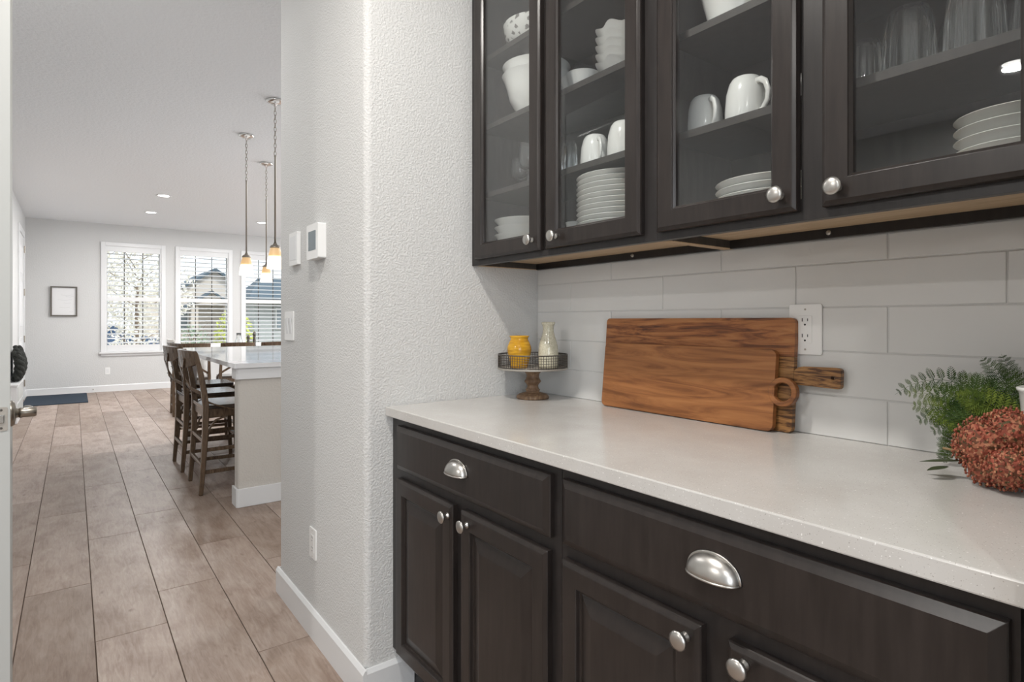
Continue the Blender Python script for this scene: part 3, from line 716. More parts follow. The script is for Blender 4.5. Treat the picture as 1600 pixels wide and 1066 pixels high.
# ================================================================== things on the counter
# --- cake stand
SX, SY = 1.281, 1.583
t = thing('tiered_stand', 'small wire-edged stand with a turned wooden foot in the corner', 'stand', (SX, SY, CT1))
b = newbm(); lathe(b, [(0,0),(.054,0),(.057,.003),(.056,.010),(.048,.016),(.030,.021),(.022,.024),(.024,.028),(.026,.031),(.022,.034),(.019,.043),(.0195,.047),(.024,.053),(.0285,.058),(.0285,.063),(.024,.068),(.0215,.076),(.023,.086),(.031,.094),(.033,.098),(.033,.102),(0,.102)], (SX,SY,CT1), 36); obj('pedestal', b, M['stand_wood'], t, smooth=True)
PZ = CT1+.1022
b = newbm(); lathe(b, [(0,0),(.120,0),(.1225,.002),(.1225,.006),(.119,.0075),(.115,.004),(0,.004)], (SX,SY,PZ), 56); tr = obj('tray', b, M['zinc'], t); autosmooth(tr)
wr = newbm(); RR = .1205
for z in (.009, .019, .029, .039, .049):
    for k in range(56):
        pass
def ringtube(bm, cx, cy, cz, rad, th, seg=56, sec=5):
    rings = []
    for k in range(seg):
        a = 2*PI*k/seg; rings.append([bm.verts.new((cx+(rad+th*math.cos(2*PI*j/sec))*math.cos(a), cy+(rad+th*math.cos(2*PI*j/sec))*math.sin(a), cz+th*math.sin(2*PI*j/sec))) for j in range(sec)])
    for k in range(seg):
        A, C = rings[k], rings[(k+1)%seg]
        for j in range(sec): bm.faces.new((A[j], C[j], C[(j+1)%sec], A[(j+1)%sec]))
for z in (.0165, .025, .0335, .042): ringtube(wr, SX, SY, PZ+z, RR, .0007)
ringtube(wr, SX, SY, PZ+.0515, RR, .0022); ringtube(wr, SX, SY, PZ+.009, RR, .0015)
for k in range(84):
    a = 2*PI*k/84; x, y = SX+RR*math.cos(a), SY+RR*math.sin(a); sweep(wr, [(x,y,PZ+.006),(x,y,PZ+.0515)], .0013, .0013)
obj('wire_gallery', wr, M['wire'], t)
VZ = PZ+.0042
b = newbm(); lathe(b, [(0,0),(.028,0),(.031,.003),(.032,.014),(.035,.030),(.040,.048),(.0425,.062),(.0415,.074),(.036,.088),(.031,.098),(.0305,.103),(.034,.109),(.0345,.112),(.032,.112),(.028,.102),(.032,.088),(.037,.07),(.036,.05),(.028,.01),(0,.006)], (0,0,0), 36)
o = obj('vase', b, M['yellow'], smooth=True); o.location = (SX-.036, SY+.030, VZ); tag(o, 'squat mustard yellow glazed vase on the wire stand', 'vase')
b = newbm(); lathe(b, [(0,0),(.030,0),(.034,.003),(.0352,.012),(.0355,.045),(.0345,.065),(.030,.090),(.0225,.112),(.019,.128),(.0185,.142),(.021,.150),(.0235,.153),(.024,.158),(.022,.160),(.0195,.157),(.016,.142),(.017,.125),(.028,.088),(.031,.05),(.030,.01),(0,.006)], (0,0,0), 36)
o = obj('vase', b, M['cream'], smooth=True); o.location = (SX+.043, SY-.033, VZ); tag(o, 'tall cream bottle-shaped vase on the wire stand', 'vase')
# --- cutting boards leaning on the tiles (local: x = along -Y, y = up, z = out of the wall)
def board(name, outer, m, x_bot, ybase, tilt, th, label, hole=None, hname=None, houter=None, hholes=(), hm=None, hz=0):
    t = thing(name, label, 'cutting board', (x_bot, ybase, CT1+.0008))
    # board plane: Y axis runs to -Y world, up axis leans to +X
    T = Matrix(((0, math.sin(tilt), -math.cos(tilt), 0), (-1, 0, 0, 0), (0, math.cos(tilt), math.sin(tilt), 0), (0,0,0,1)))
    b = prism(newbm(), outer, [], th, T); obj('board', b, m, t, local=True, bevel=.003, seg=3)
    b = prism(newbm(), houter, hholes, th+hz, T @ Matrix.Translation((0,0,0))); obj('handle', b, hm, t, local=True, bevel=.0028, seg=3)
    return t
# back board
YB = 1.335
bk_board = board('cutting_board', rrect(0, 0, .622, .277, .012)[:12] + [(0,.182),(.622,.182)], M['teak_dark'], 1.388, YB, math.atan(.020/.277), .016, 'large teak cutting board with a straight handle, leaning on the tiles behind the smaller board', None, None,
      [(.6225,.117),(.6225,.150)] + [(.632,.158),(.645,.161),(.700,.162),(.724,.162)] + arc(.722,.154,.008,90,0,3) + arc(.722,.122,.008,0,-90,3) + [(.645,.116),(.632,.116)], (circ(.7125,.138,.0042,12),), M['zebra'])
T = Matrix(((0, math.sin(math.atan(.020/.277)), -math.cos(math.atan(.020/.277)), 0), (-1, 0, 0, 0), (0, math.cos(math.atan(.020/.277)), math.sin(math.atan(.020/.277)), 0), (0,0,0,1)))
obj('board', prism(newbm(), [(.622,.1815),(0,.1815)] + rrect(0, 0, .622, .277, .012)[12:], [], .016, T), M['zebra'], bk_board, local=True, bevel=.003, seg=3)
# front board
YB2 = 1.318
hol = .0215; cx = .5895; cy = .098
board('cutting_board', rrect(0, 0, .570, .199, .016), M['teak'], 1.3635, YB2, math.atan(.020/.2), .016, 'smaller teak cutting board with a ring handle, leaning in front', None, None,
      circ(cx, cy, .0355, 36), (circ(cx, cy, .0225, 28),), M['teak'], .0015)

# --- double-gang outlet on the tiles
def outlet(x, y, z, label, w=.070, h=.115, parts=True, nx=-1, dx=0):
    t = thing('wall_outlet', label, 'outlet', (x, y, z))
    b = prism(newbm(), rrect(-w/2, -h/2, w/2, h/2, .004), [], .005, Matrix.Translation((x,y,z)) @ Matrix.Rotation(R(90),4,'Z') @ Matrix.Rotation(R(-90),4,'X').inverted() @ Matrix.Rotation(R(180),4,'Y') if False else Matrix(((0,0,-1,x),(-1,0,0,y),(0,1,0,z),(0,0,0,1))))
    obj('cover_plate', b, M['white'], t, bevel=.002)
    Tm = Matrix(((0,0,-1,x-.005),(-1,0,0,y+dx),(0,1,0,z),(0,0,0,1)))
    f = obj('receptacle', prism(newbm(), rrect(-.0165,-.033,.0165,.033,.002,2), [], .0012, Tm), M['white'], t, bevel=.0006)
    for cz in (-.019, .019):
        s = newbm()
        for (sx, sw, sh) in ((-.0065,.0018,.0085),(.0065,.0018,.0065)): prism(s, [(sx-sw/2,cz+.004-sh/2),(sx+sw/2,cz+.004-sh/2),(sx+sw/2,cz+.004+sh/2),(sx-sw/2,cz+.004+sh/2)], [], .0003, Matrix.Translation((-.0012,0,0)) @ Tm)
        prism(s, circ(0,cz-.0075,.0024,10), [], .0003, Matrix.Translation((-.0012,0,0)) @ Tm)
        obj('socket_slot', s, M['black'], f)
    for cz in (-.048, .048):
        s = prism(newbm(), circ(0, cz, .0025, 10), [], .0006, Tm); obj('screw', s, M['zinc'], t)
    return t
outlet(XT-.0004, .6965, 1.164, 'white wall outlet on the tiles right of the cutting boards', .078, .120, dx=.0)

# --- sedum bunch and fern at the right end
fb = thing('sedum_bunch', 'bunch of rust-red sedum flower heads lying on the counter at right', 'flowers', (1.22, .27, CT1))
rnd = random.Random(3)
heads = [((1.193,.296,.985), .043), ((1.225,.318,.965), .034), ((1.172,.262,.955), .036), ((1.205,.268,1.005), .040), ((1.19,.292,.948), .033), ((1.245,.27,.975), .045), ((1.21,.225,.985), .04), ((1.185,.238,.960), .034), ((1.26,.215,.99),.045)]
for (c, rr) in heads:
    b = newbm(); n = int(260*(rr/.04)**2)
    bmesh.ops.create_icosphere(b, subdivisions=2, radius=rr*.90, matrix=Matrix.Translation(c))
    for k in range(n):
        z = 1-2*(k+.5)/n; a = k*2.39996; q = math.sqrt(1-z*z); d = Vector((q*math.cos(a), q*math.sin(a), z))
        lump = 1 + .13*math.sin(d.x*7+c[0]*90)*math.sin(d.y*8+2)*math.sin(d.z*7+1)
        p = Vector(c) + d*rr*(lump*rnd.uniform(.93,1.02)); p.z = max(p.z, CT1+.003)
        bmesh.ops.create_icosphere(b, subdivisions=1, radius=rnd.uniform(.0015,.0028), matrix=Matrix.Translation(p) @ Matrix.Diagonal((1,1,rnd.uniform(1,1.7),1)))
    for v in b.verts: v.co.z = max(v.co.z, CT1+.001)
    obj('flower_head', b, M['sedum'], fb)
for k in range(7):
    b = newbm(); y0 = .20+.018*k; z0 = .925+.010*(k%4)
    sweep(b, [(1.20,y0+.05,z0+.02),(1.23,y0,z0+.01),(1.27,y0-.03,z0+.004*k),(1.33,max(.15,y0-.06),z0+.02)], [.004,.005,.005,.004], round_=8); obj('stem', b, M['stem'], fb, smooth=True)
def leafblade(b, p, d, up, L_, w_, curl=.3, n=6):
    d = Vector(d).normalized(); up = Vector(up); s = d.cross(up).normalized(); up = s.cross(d)
    prev = None
    for i in range(n+1):
        f = i/n; q = Vector(p) + d*L_*f - up*curl*L_*f*f; ww = w_*math.sin(PI*min(.97, f*.9+.08))
        cur = (b.verts.new(q - s*ww/2), b.verts.new(q + up*-.12*ww), b.verts.new(q + s*ww/2))
        if prev: b.faces.new((prev[0],prev[1],cur[1],cur[0])); b.faces.new((prev[1],prev[2],cur[2],cur[1]))
        prev = cur
for (p, d, L_, w_) in (((1.215,.335,.945),(-.25,.55,-.02),.06,.022), ((1.20,.35,.935),(-.5,.3,-.03),.04,.018), ((1.25,.31,.99),(.2,.3,.5),.05,.02)):
    b = newbm(); leafblade(b, p, d, (0,0,1), L_, w_, .1)
    for v in b.verts: v.co.z = max(v.co.z, CT1+.001)
    obj('leaf', b, M['darkleaf'], fb)
# fern fronds
fn = thing('fern_bunch', 'feathery green fern sprays against the tiles behind the red flowers', 'fern', (1.32, .30, CT1))
def frond(pts, width, m, npin=13, seed=0):
    rr = random.Random(seed); b = newbm(); pts = [Vector(p) for p in pts]
    def P(f):
        f = min(.999, f)*(len(pts)-1); i = int(f); a = f-i
        p0, p1, p2, p3 = pts[max(0,i-1)], pts[i], pts[i+1], pts[min(len(pts)-1,i+2)]
        return .5*((2*p1)+(-p0+p2)*a+(2*p0-5*p1+4*p2-p3)*a*a+(-p0+3*p1-3*p2+p3)*a**3)
    sweep(b, [P(k/14) for k in range(15)], [.0016*(1-k/18) for k in range(15)], round_=5)
    view = Vector((-.8,-.15,.25)).normalized()
    for k in range(npin):
        f = .16 + .82*k/npin; p = P(f); t = (P(min(1,f+.03))-P(f-.03)).normalized(); s = t.cross(view).normalized()
        L_ = width*math.sin(PI*(.25+.72*f))*rr.uniform(.85,1.1)
        for sg in (-1, 1):
            d = (s*sg*.95 + t*.42 + view*rr.uniform(-.18,.18)).normalized(); e = p + d*L_
            sweep(b, [p, e], [.0009,.0004])
            n2 = 7
            for q in range(n2):
                g = (q+.7)/n2; pp = p.lerp(e, g); l2 = L_*.34*math.sin(PI*(.30+.65*g))
                sd = d.cross(view).normalized()
                for s2 in (-1, 1):
                    dd = (sd*s2*.8 + d*.6).normalized(); wv = d*l2*.33
                    tip = pp+dd*l2 + view*rr.uniform(-.001,.002)
                    a_, c_ = b.verts.new(pp-wv*.5), b.verts.new(pp+dd*l2*.55+wv*.75); t_ = b.verts.new(tip); e_ = b.verts.new(pp+dd*l2*.5-wv*.45); b.faces.new((a_, c_, t_)); b.faces.new((a_, t_, e_))
    for v in b.verts:
        v.co.x = min(v.co.x, XT-.003); v.co.z = max(v.co.z, CT1+.002); v.co.y = max(v.co.y, YN+.004)
    obj('frond', b, m, fn)
r0 = (1.315, .265, .975)
FR = [
 ([r0,(1.32,.32,1.04),(1.32,.385,1.072),(1.325,.44,1.062),(1.33,.478,1.035)], .034, 'fern'),
 ([r0,(1.30,.33,1.02),(1.31,.40,1.045),(1.315,.455,1.040)], .030, 'fern2'),
 ([r0,(1.29,.33,1.00),(1.285,.38,1.010),(1.28,.425,.995)], .034, 'fern'),
 ([r0,(1.28,.33,1.005),(1.285,.39,1.022),(1.30,.44,1.02)], .036, 'fern2'),
 ([r0,(1.30,.32,.995),(1.31,.365,.985),(1.33,.39,.945),(1.335,.40,.925)], .026, 'fern'),
 ([(1.30,.30,.985),(1.30,.345,.98),(1.305,.375,.955),(1.31,.385,.922)], .026, 'fern2'),
 ([r0,(1.31,.29,1.05),(1.315,.31,1.09),(1.32,.335,1.118)], .030, 'fern'),
 ([r0,(1.33,.28,1.05),(1.33,.295,1.09),(1.335,.31,1.125)], .026, 'fern'),
 ([r0,(1.30,.30,1.04),(1.295,.34,1.07),(1.30,.375,1.085)], .032, 'fern'),
 ([r0,(1.34,.255,1.05),(1.35,.26,1.10),(1.355,.275,1.125)], .026, 'fern'),
 ([r0,(1.28,.29,1.02),(1.27,.325,1.045),(1.265,.36,1.05)], .036, 'fern2'),
 ([r0,(1.29,.31,1.03),(1.29,.36,1.05),(1.295,.41,1.04)], .036, 'fern'),
 ([r0,(1.35,.21,1.07),(1.36,.205,1.12),(1.365,.215,1.15)], .030, 'fern'),
 ([r0,(1.33,.30,1.02),(1.35,.35,1.04),(1.36,.41,1.05)], .034, 'fern'),
 ([r0,(1.29,.33,.99),(1.295,.372,.965),(1.30,.385,.935),(1.305,.392,.920)], .022, 'fern'),
 ([r0,(1.27,.32,1.01),(1.27,.36,1.0),(1.275,.40,.978)], .034, 'fern'),
 ([r0,(1.33,.34,1.0),(1.34,.38,1.005),(1.35,.42,.99)], .036, 'fern'),
]
for i, (p, wd, mm) in enumerate(FR): frond(p, wd, M[mm], seed=i)
# white enamel pot at the frame edge
PX, PY = 1.217, .238
t = thing('white_pot', 'white enamel pot with rolled rim at the right edge, above the red flowers', 'pot', (PX+.085, PY, CT1))
b = newbm(); lathe(b, [(0,.002),(.024,0),(.028,.002),(.036,.10),(.040,.150),(.043,.153),(.0435,.157),(.040,.159),(.0365,.155),(.033,.12),(.025,.01),(0,.008)], (PX+.085,PY,CT1), 32); obj('pot_body', b, M['china'], t, smooth=True)
for k in range(14):
    b = newbm(); a = k*2.4; d = (math.cos(a)*.5, abs(math.sin(a))*.45-.1, .9); leafblade(b, (PX+.085, PY, CT1+.15), d, (math.cos(a),math.sin(a),0) , .05+.01*(k%3), .012, -.2)
    for v in b.verts: v.co.y = max(v.co.y, YN+.004)
    obj('leaf', b, M['fern'], t)

# ================================================================== partition fittings
Tm = lambda y, z, x=XW: Matrix(((0,0,-1,x),(-1,0,0,y),(0,1,0,z),(0,0,0,1)))
t = thing('thermostat', 'white square thermostat with a grey screen on the corridor wall', 'thermostat', (XW, 2.127, 1.472))
obj('body', prism(newbm(), rrect(-.063,-.063,.063,.063,.006), [], .030, Tm(2.127, 1.472)), M['white'], t, bevel=.002)
obj('screen', prism(newbm(), rrect(-.040,-.034,.040,.036,.002,2), [], .0008, Tm(2.127,1.474,XW-.030)), M['screen'], t)
t = thing('alarm_keypad', 'slim white keypad on the corridor wall left of the thermostat', 'keypad', (XW, 2.41, 1.474))
obj('body', prism(newbm(), rrect(-.052,-.066,.052,.066,.004), [], .014, Tm(2.41,1.474)), M['white'], t, bevel=.002)
obj('keypad_face', prism(newbm(), rrect(-.04,-.045,.04,.05,.003,2), [], .001, Tm(2.41,1.474,XW-.014)), M['trim'], t)
t = thing('light_switch', 'double white light switch on the corridor wall near its far edge', 'switch', (XW, 2.50, 1.163))
obj('cover_plate', prism(newbm(), rrect(-.06,-.060,.06,.060,.004), [], .005, Tm(2.50,1.163)), M['white'], t, bevel=.002)
for dy in (-.024, .024):
    b = newbm(); T = Tm(2.50+dy,1.163,XW-.005) @ Matrix.Rotation(R(5),4,'X'); prism(b, rrect(-.0165,-.033,.0165,.033,.002,2), [], .003, T); obj('rocker', b, M['trim'], t)
outlet(XW-.0002, 2.20, .349, 'white wall outlet low on the corridor wall', .072, .112)

# ================================================================== GREAT ROOM
# picture
t = thing('picture_frame', 'small framed pale drawing on the far wall left of the windows', 'picture', (-.12, YF, 1.497))
b = newbm(); X0,X1,Z0,Z1 = -.292,.052,1.255,1.735; fwid = .02
for a, c in (((X0,Z0),(X0+fwid,Z1)),((X1-fwid,Z0),(X1,Z1)),((X0+fwid,Z0),(X1-fwid,Z0+fwid)),((X0+fwid,Z1-fwid),(X1-fwid,Z1))): box(b, (a[0], YF-.032, a[1]), (c[0], YF-.001, c[1]))
obj('frame', b, M['frame'], t); obj('artwork', B((X0+fwid, YF-.014, Z0+fwid), (X1-fwid, YF-.002, Z1-fwid)), M['paper'], t)
b = newbm()
for k, (zz, xa, xb) in enumerate(((1.60,-.16,.0),(1.575,-.10,.01),(1.52,-.2,-.02),(1.47,-.12,-.03),(1.40,-.18,-.04),(1.33,-.05,.0))): sweep(b, [(xa, YF-.0145, zz),((xa+xb)/2, YF-.0145, zz-.008),(xb, YF-.0145, zz+.004)], .003, .001, ref=(0,1,0))
obj('pencil_lines', b, M['ink'], t)
# far outlet
t = thing('wall_outlet', 'white wall outlet low on the far wall under the left window', 'outlet', (.457, YF, .343))
obj('cover_plate', B((.422, YF-.006, .288), (.492, YF-.0005, .402)), M['white'], t, bevel=.002); obj('receptacle', B((.440, YF-.008, .312), (.474, YF-.006, .378)), M['trim'], t)
b = newbm(); lathe(b, [(0,0),(.010,0),(.010,.006),(.006,.012),(.006,.05),(.010,.052),(.010,.062),(0,.064)], (.265, YF-.0132, .055), 12, Matrix.Rotation(R(90),3,'X')); tag(obj('door_stop', b, M['nickel'], smooth=True), 'small door stop on the far baseboard near the mat', 'door stop')
# door mat
tag(obj('door_mat', B((-.575, 10.43, 0.0005), (.175, 11.77, .010)), M['mat'], bevel=.003), 'dark navy mat lying inside the front door', 'mat')
# slim white cabinet and knitted throw by the left wall
t = thing('shoe_cabinet', 'slim white shoe cabinet against the left wall under the dark throw', 'cabinet', (XL+.06, 9.2, 0))
obj('body', B((XL+.014, 8.75, 0), (XL+.088, 9.62, .43)), M['trim'], t, bevel=.004); obj('top', B((XL+.002, 8.73, .431), (XL+.098, 9.64, .452)), M['trim'], t, bevel=.003)
for z in (.06, .25): obj('flap_door', B((XL+.0885, 8.78, z), (XL+.094, 9.59, z+.165)), M['doorwhite'], t, bevel=.002)
b = newbm()
def rope(b, base, n, amp, ph, rad, zz0, zz1):
    pts = []
    for i in range(n+1):
        f = i/n; z = zz0+(zz1-zz0)*f; pts.append((base[0]+amp*math.sin(f*11+ph)*.6+.035*math.sin(PI*f), base[1]+amp*math.cos(f*11+ph), z))
    sweep(b, pts, [rad*(.75+.4*math.sin(PI*(i/n)*.9+.15)) for i in range(n+1)], round_=8)
for k in range(5):
    for ph in (0, 2.1, 4.2): rope(b, (XL+.055, 9.10+.105*k, 0), 26, .034, ph+k, .062, .475, .87-.03*abs(k-2))
for v in b.verts: v.co.x = max(v.co.x, XL+.004); v.co.z = max(v.co.z, .4535)
tag(obj('knit_throw', b, M['knit'], smooth=True), 'chunky dark grey knitted throw heaped by the left wall', 'throw')

# island
t = thing('kitchen_island', 'white kitchen island with a pale quartz top and a plastered end wall', 'island', (1.4, 5.3, 0))
o = obj('end_wall', plan(arc(.835+.02, 3.995+.02, .02, 180, 270) + [(2.25, 3.995), (2.25, 4.115)] + arc(.835+.02, 4.115-.02, .02, 90, 180), 0, .884), M['island_wall'], t); autosmooth(o, 30)
b = newbm(); h=.118; tb=.014
o = obj('baseboard', plan([(.835-tb, 3.995-tb+.012), (.835-tb+.012, 3.995-tb), (2.25, 3.995-tb), (2.25, 3.995), (.835, 3.995), (.835, 4.115), (.835-tb, 4.115)], .001, h), M['trim'], t, bevel=.003)
o = obj('top_moulding', plan([(.835-tb, 3.995-tb+.012), (.835-tb+.012, 3.995-tb), (2.25, 3.995-tb), (2.25, 3.995), (.835, 3.995), (.835, 4.115), (.835-tb, 4.115)], .812, .883), M['trim'], t, bevel=.003)
obj('cabinet_body', B((1.45, 4.117, .001), (2.2, 6.55, .884)), M['trim'], t)
for k in range(4): 
    y = 4.14+k*.605; obj('side_panel', B((1.438, y, .08), (1.4495, y+.58, .84)), M['trim'], t, bevel=.003)
obj('support_leg', B((.90, 6.50, .001), (.98, 6.58, .884)), M['trim'], t)
obj('worktop', plan(rrect(.805, 3.965, 2.28, 6.64, .012), .8845, .914), M['island_quartz'], t, bevel=.002)

# stools and chairs
def make_chair(name, label, cat, Hs, Ht, m, ms, group=None, wd=.225, straps=True, stretch=True):
    t = thing(name, label, cat, (0,0,0), 0, group); k = Hs/.60
    xs_, xt, xb = -.185, -.250, -.215
    def post_x(z):
        if z < Hs: return xb + (xs_-xb)*math.sin(min(1, z/Hs)*PI/2)
        f = (z-Hs)/(Ht-Hs); return xs_ + (xt-xs_)*f**1.4
    for s in (-1, 1):
        b = newbm(); zs = [0,.12*k,.25*k,.40*k,.52*k,Hs,Hs+.1,Hs+.2,Ht-.09,Ht-.02]
        sweep(b, [(post_x(z), s*wd*(1 if z<Hs else 1-.06*(z-Hs)/(Ht-Hs)), z) for z in zs], [.026,.030,.033,.036,.038,.038,.036,.033,.030,.028], [.030,.034,.038,.040,.042,.042,.038,.034,.030,.026], ref=(0,1,0)); o = obj('leg', b, m, t, local=True, bevel=.005)
        b = newbm(); sweep(b, [(.215,s*.205,0),(.205,s*.200,Hs*.5),(.190,s*.195,Hs-.03)], [.028,.032,.034], ref=(0,1,0)); obj('leg', b, m, t, local=True, bevel=.004)
        # side apron and curved brace
        b = newbm(); sweep(b, [(-.175, s*.205, Hs-.055),(.19, s*.185, Hs-.055)], .020, .055, ref=(0,0,1)); obj('apron', b, m, t, local=True)
        b = newbm(); sweep(b, [(xs_+.012, s*.212, Hs-.22*k),(-.155, s*.211, Hs-.15*k),(-.12, s*.209, Hs-.105),(-.06, s*.206, Hs-.086)], .012, .016, ref=(0,1,0)); obj('curved_brace', b, m, t, local=True, bevel=.002); b = newbm(); sweep(b, [(.198, s*.194, Hs-.22*k),(.175, s*.194, Hs-.15*k),(.14, s*.193, Hs-.105),(.08, s*.194, Hs-.086)], .012, .016, ref=(0,1,0)); obj('curved_brace', b, m, t, local=True, bevel=.002)
        if stretch:
            for z in (.15*k, .30*k):
                b = newbm(); sweep(b, [(post_x(z)+.01, s*.218, z),(.21, s*.200, z)], .018, .026, ref=(0,0,1)); obj('stretcher', b, m, t, local=True, bevel=.004)
    for x, z, y in ((xb+.01,.20*k,.215),(.208,.22*k,.198),(xb+.02,.36*k,.215)):
        b = newbm(); sweep(b, [(x,-y,z),(x,y,z)], .020, .026, ref=(0,0,1)); obj('stretcher', b, m, t, local=True, bevel=.004)
    for x, y in ((-.18,.20),(.185,.18)):
        b = newbm(); sweep(b, [(x,-y,Hs-.055),(x,y,Hs-.055)], .020, .055, ref=(0,0,1)); obj('apron', b, m, t, local=True)
    # saddle seat
    b = newbm(); out = [(-.20,-.215),(-.20,.215)] + arc(.205-.05,.215-.05,.05,90,0,4) + arc(.205-.05,-.215+.05,.05,0,-90,4)
    prism(b, out, [], .026, Matrix.Translation((0,0,Hs-.0275))); obj('seat', b, ms, t, local=True, bevel=.008, seg=3)
    # curved top rail
    b = newbm(); n = 10; rows_ = []
    for i in range(n+1):
        f = i/n*2-1; y = f*(wd*.94+.02); x = xt - .062*(1-f*f); zt = Ht - .006*f*f; zb = Ht-.125 + .035*f*f*abs(f) ; lean = .02
        rows_.append([b.verts.new(p) for p in ((x-.012,y,zt),(x+.012,y,zt),(x+.012+lean,y,zb),(x-.012+lean,y,zb))])
    for A, C in zip(rows_, rows_[1:]):
        for j in range(4): b.faces.new((A[j], C[j], C[(j+1)%4], A[(j+1)%4]))
    b.faces.new(rows_[0]); b.faces.new(rows_[-1][::-1]); bmesh.ops.recalc_face_normals(b, faces=b.faces[:]); obj('top_rail', b, m, t, local=True, bevel=.004)
    # crossed bent straps wrapping to the seat sides
    zc = Hs + (Ht-Hs)*.42
    for s in (-1, 1):
        b = newbm(); pts = [(xt-.050, s*.115, Ht-.055),(xt-.052, s*.085, Ht-.11),(xt-.042, s*.035, zc+.06),(xt-.032,0,zc+.012*s),(xt-.004,-s*.07,zc-.05),(xs_-.012,-s*.165,Hs+.075),(xs_-.004,-s*.235,Hs+.032),(xs_+.05,-s*.243,Hs+.008),(xs_+.15,-s*.236,Hs-.03),(xs_+.24,-s*.226,Hs-.052)]
        sweep(b, pts, [.020,.026]+[.026]*6+[.024,.020], .008, ref=(-1,0,0) if True else (0,0,1)); o = obj('cross_strap', b, m, t, local=True, bevel=.002)
        bo = newbm(); lathe(bo, [(0,0),(.006,0),(.005,.003),(0,.004)], (xt-.056, s*.105, Ht-.062), 10, Matrix.Rotation(R(-90),3,'Y')); obj('bolt', bo, M['wire'], o, local=True)
    bo = newbm(); lathe(bo, [(0,0),(.006,0),(.005,.003),(0,.004)], (xt-.040, 0, zc), 10, Matrix.Rotation(R(-90),3,'Y')); obj('bolt', bo, M['wire'], t, local=True)
    return t
s0 = make_chair('bar_stool', 'nearest brown cross-back counter stool tucked under the island', 'stool', .605, .985, M['stool'], M['seat'], 'counter stools along the island')
s0.location = (.905, 4.65, 0)
for y, l in ((5.41, 'second brown cross-back counter stool along the island, behind the nearest'), (6.17, 'third counter stool along the island, mostly hidden behind the others')):
    c = copy_tree(s0); c.location = (.895 if y < 6 else 1.01, y, 0); c['label'] = l
d0 = make_chair('dining_chair', 'leftmost brown cross-back dining chair behind the island top', 'chair', .47, .905, M['stool'], M['seat'], 'brown dining chairs at the table', stretch=True)
d0.location = (1.185, 8.42, 0); d0.rotation_euler = (0,0,R(90)); d0.scale = (.9,.88,1)
for x, l in ((1.71, 'middle brown dining chair, its back showing above the island top'), (2.20, 'right brown dining chair, cut by the corridor wall edge')):
    c = copy_tree(d0); c.location = (x, 8.42, 0); c['label'] = l
w0 = make_chair('white_dining_chair', 'white cross-back dining chair at the left end of the table', 'chair', .47, .93, M['chair_white'], M['chair_white'])
w0.location = (1.32, 9.28, 0); w0.scale = (.9,.9,1)
# dining table
t = thing('dining_table', 'white-legged dining table beyond the island', 'table', (2.2, 9.3, 0))
obj('tabletop', plan(rrect(1.36, 8.80, 3.3, 9.82, .02), .73, .765), M['frame'], t, bevel=.004)
for x in (1.42, 3.2):
    for y in (8.90, 9.72):
        b = newbm(); lathe(b, [(0,0),(.028,0),(.032,.03),(.024,.06),(.036,.2),(.042,.35),(.034,.5),(.044,.56),(.044,.65),(0,.65)], (x,y,.0), 16); obj('leg', b, M['chair_white'], t, smooth=True)
b = newbm(); box(b, (1.40,8.88,.65),(3.22,8.905,.73)); box(b, (1.40,9.715,.65),(3.22,9.74,.73)); box(b, (1.40,8.905,.65),(1.425,9.715,.73)); box(b, (3.195,8.905,.65),(3.22,9.715,.73)); obj('apron', b, M['chair_white'], t)
def mill(x, y, h, label):
    t = thing('pepper_mill', label, 'pepper mill', (x,y,.7655)); s = h/.27
    b = newbm(); lathe(b, [(0,0),(.028,0),(.029,.03),(.020,.07),(.024,.12),(.018,.17),(.022,.195),(0,.195)], (0,0,0), 16); 
    for v in b.verts: v.co.z *= s
    obj('body', b, M['wire'], t, smooth=True, local=True)
    b = newbm(); lathe(b, [(0,.196),(.020,.197),(.024,.22),(.018,.25),(.008,.262),(0,.27)], (0,0,0), 16)
    for v in b.verts: v.co.z *= s
    obj('cap', b, M['wire'], t, smooth=True, local=True)
mill(2.06, 9.2, .215, 'shorter dark pepper mill on the dining table'); mill(2.155, 9.25, .265, 'taller dark pepper mill on the dining table')
b = newbm(); lathe(b, [(0,0),(.04,0),(.055,.06),(.050,.12),(.03,.19),(.034,.24),(.031,.24),(.026,.19),(.045,.12),(.05,.06),(.035,.008),(0,.006)], (0,0,0), 24); o = obj('glass_vase', b, M['tumbler'], smooth=True); o.location = (1.93, 9.2, .7655); tag(o, 'clear glass carafe on the dining table left of the pepper mills', 'vase')

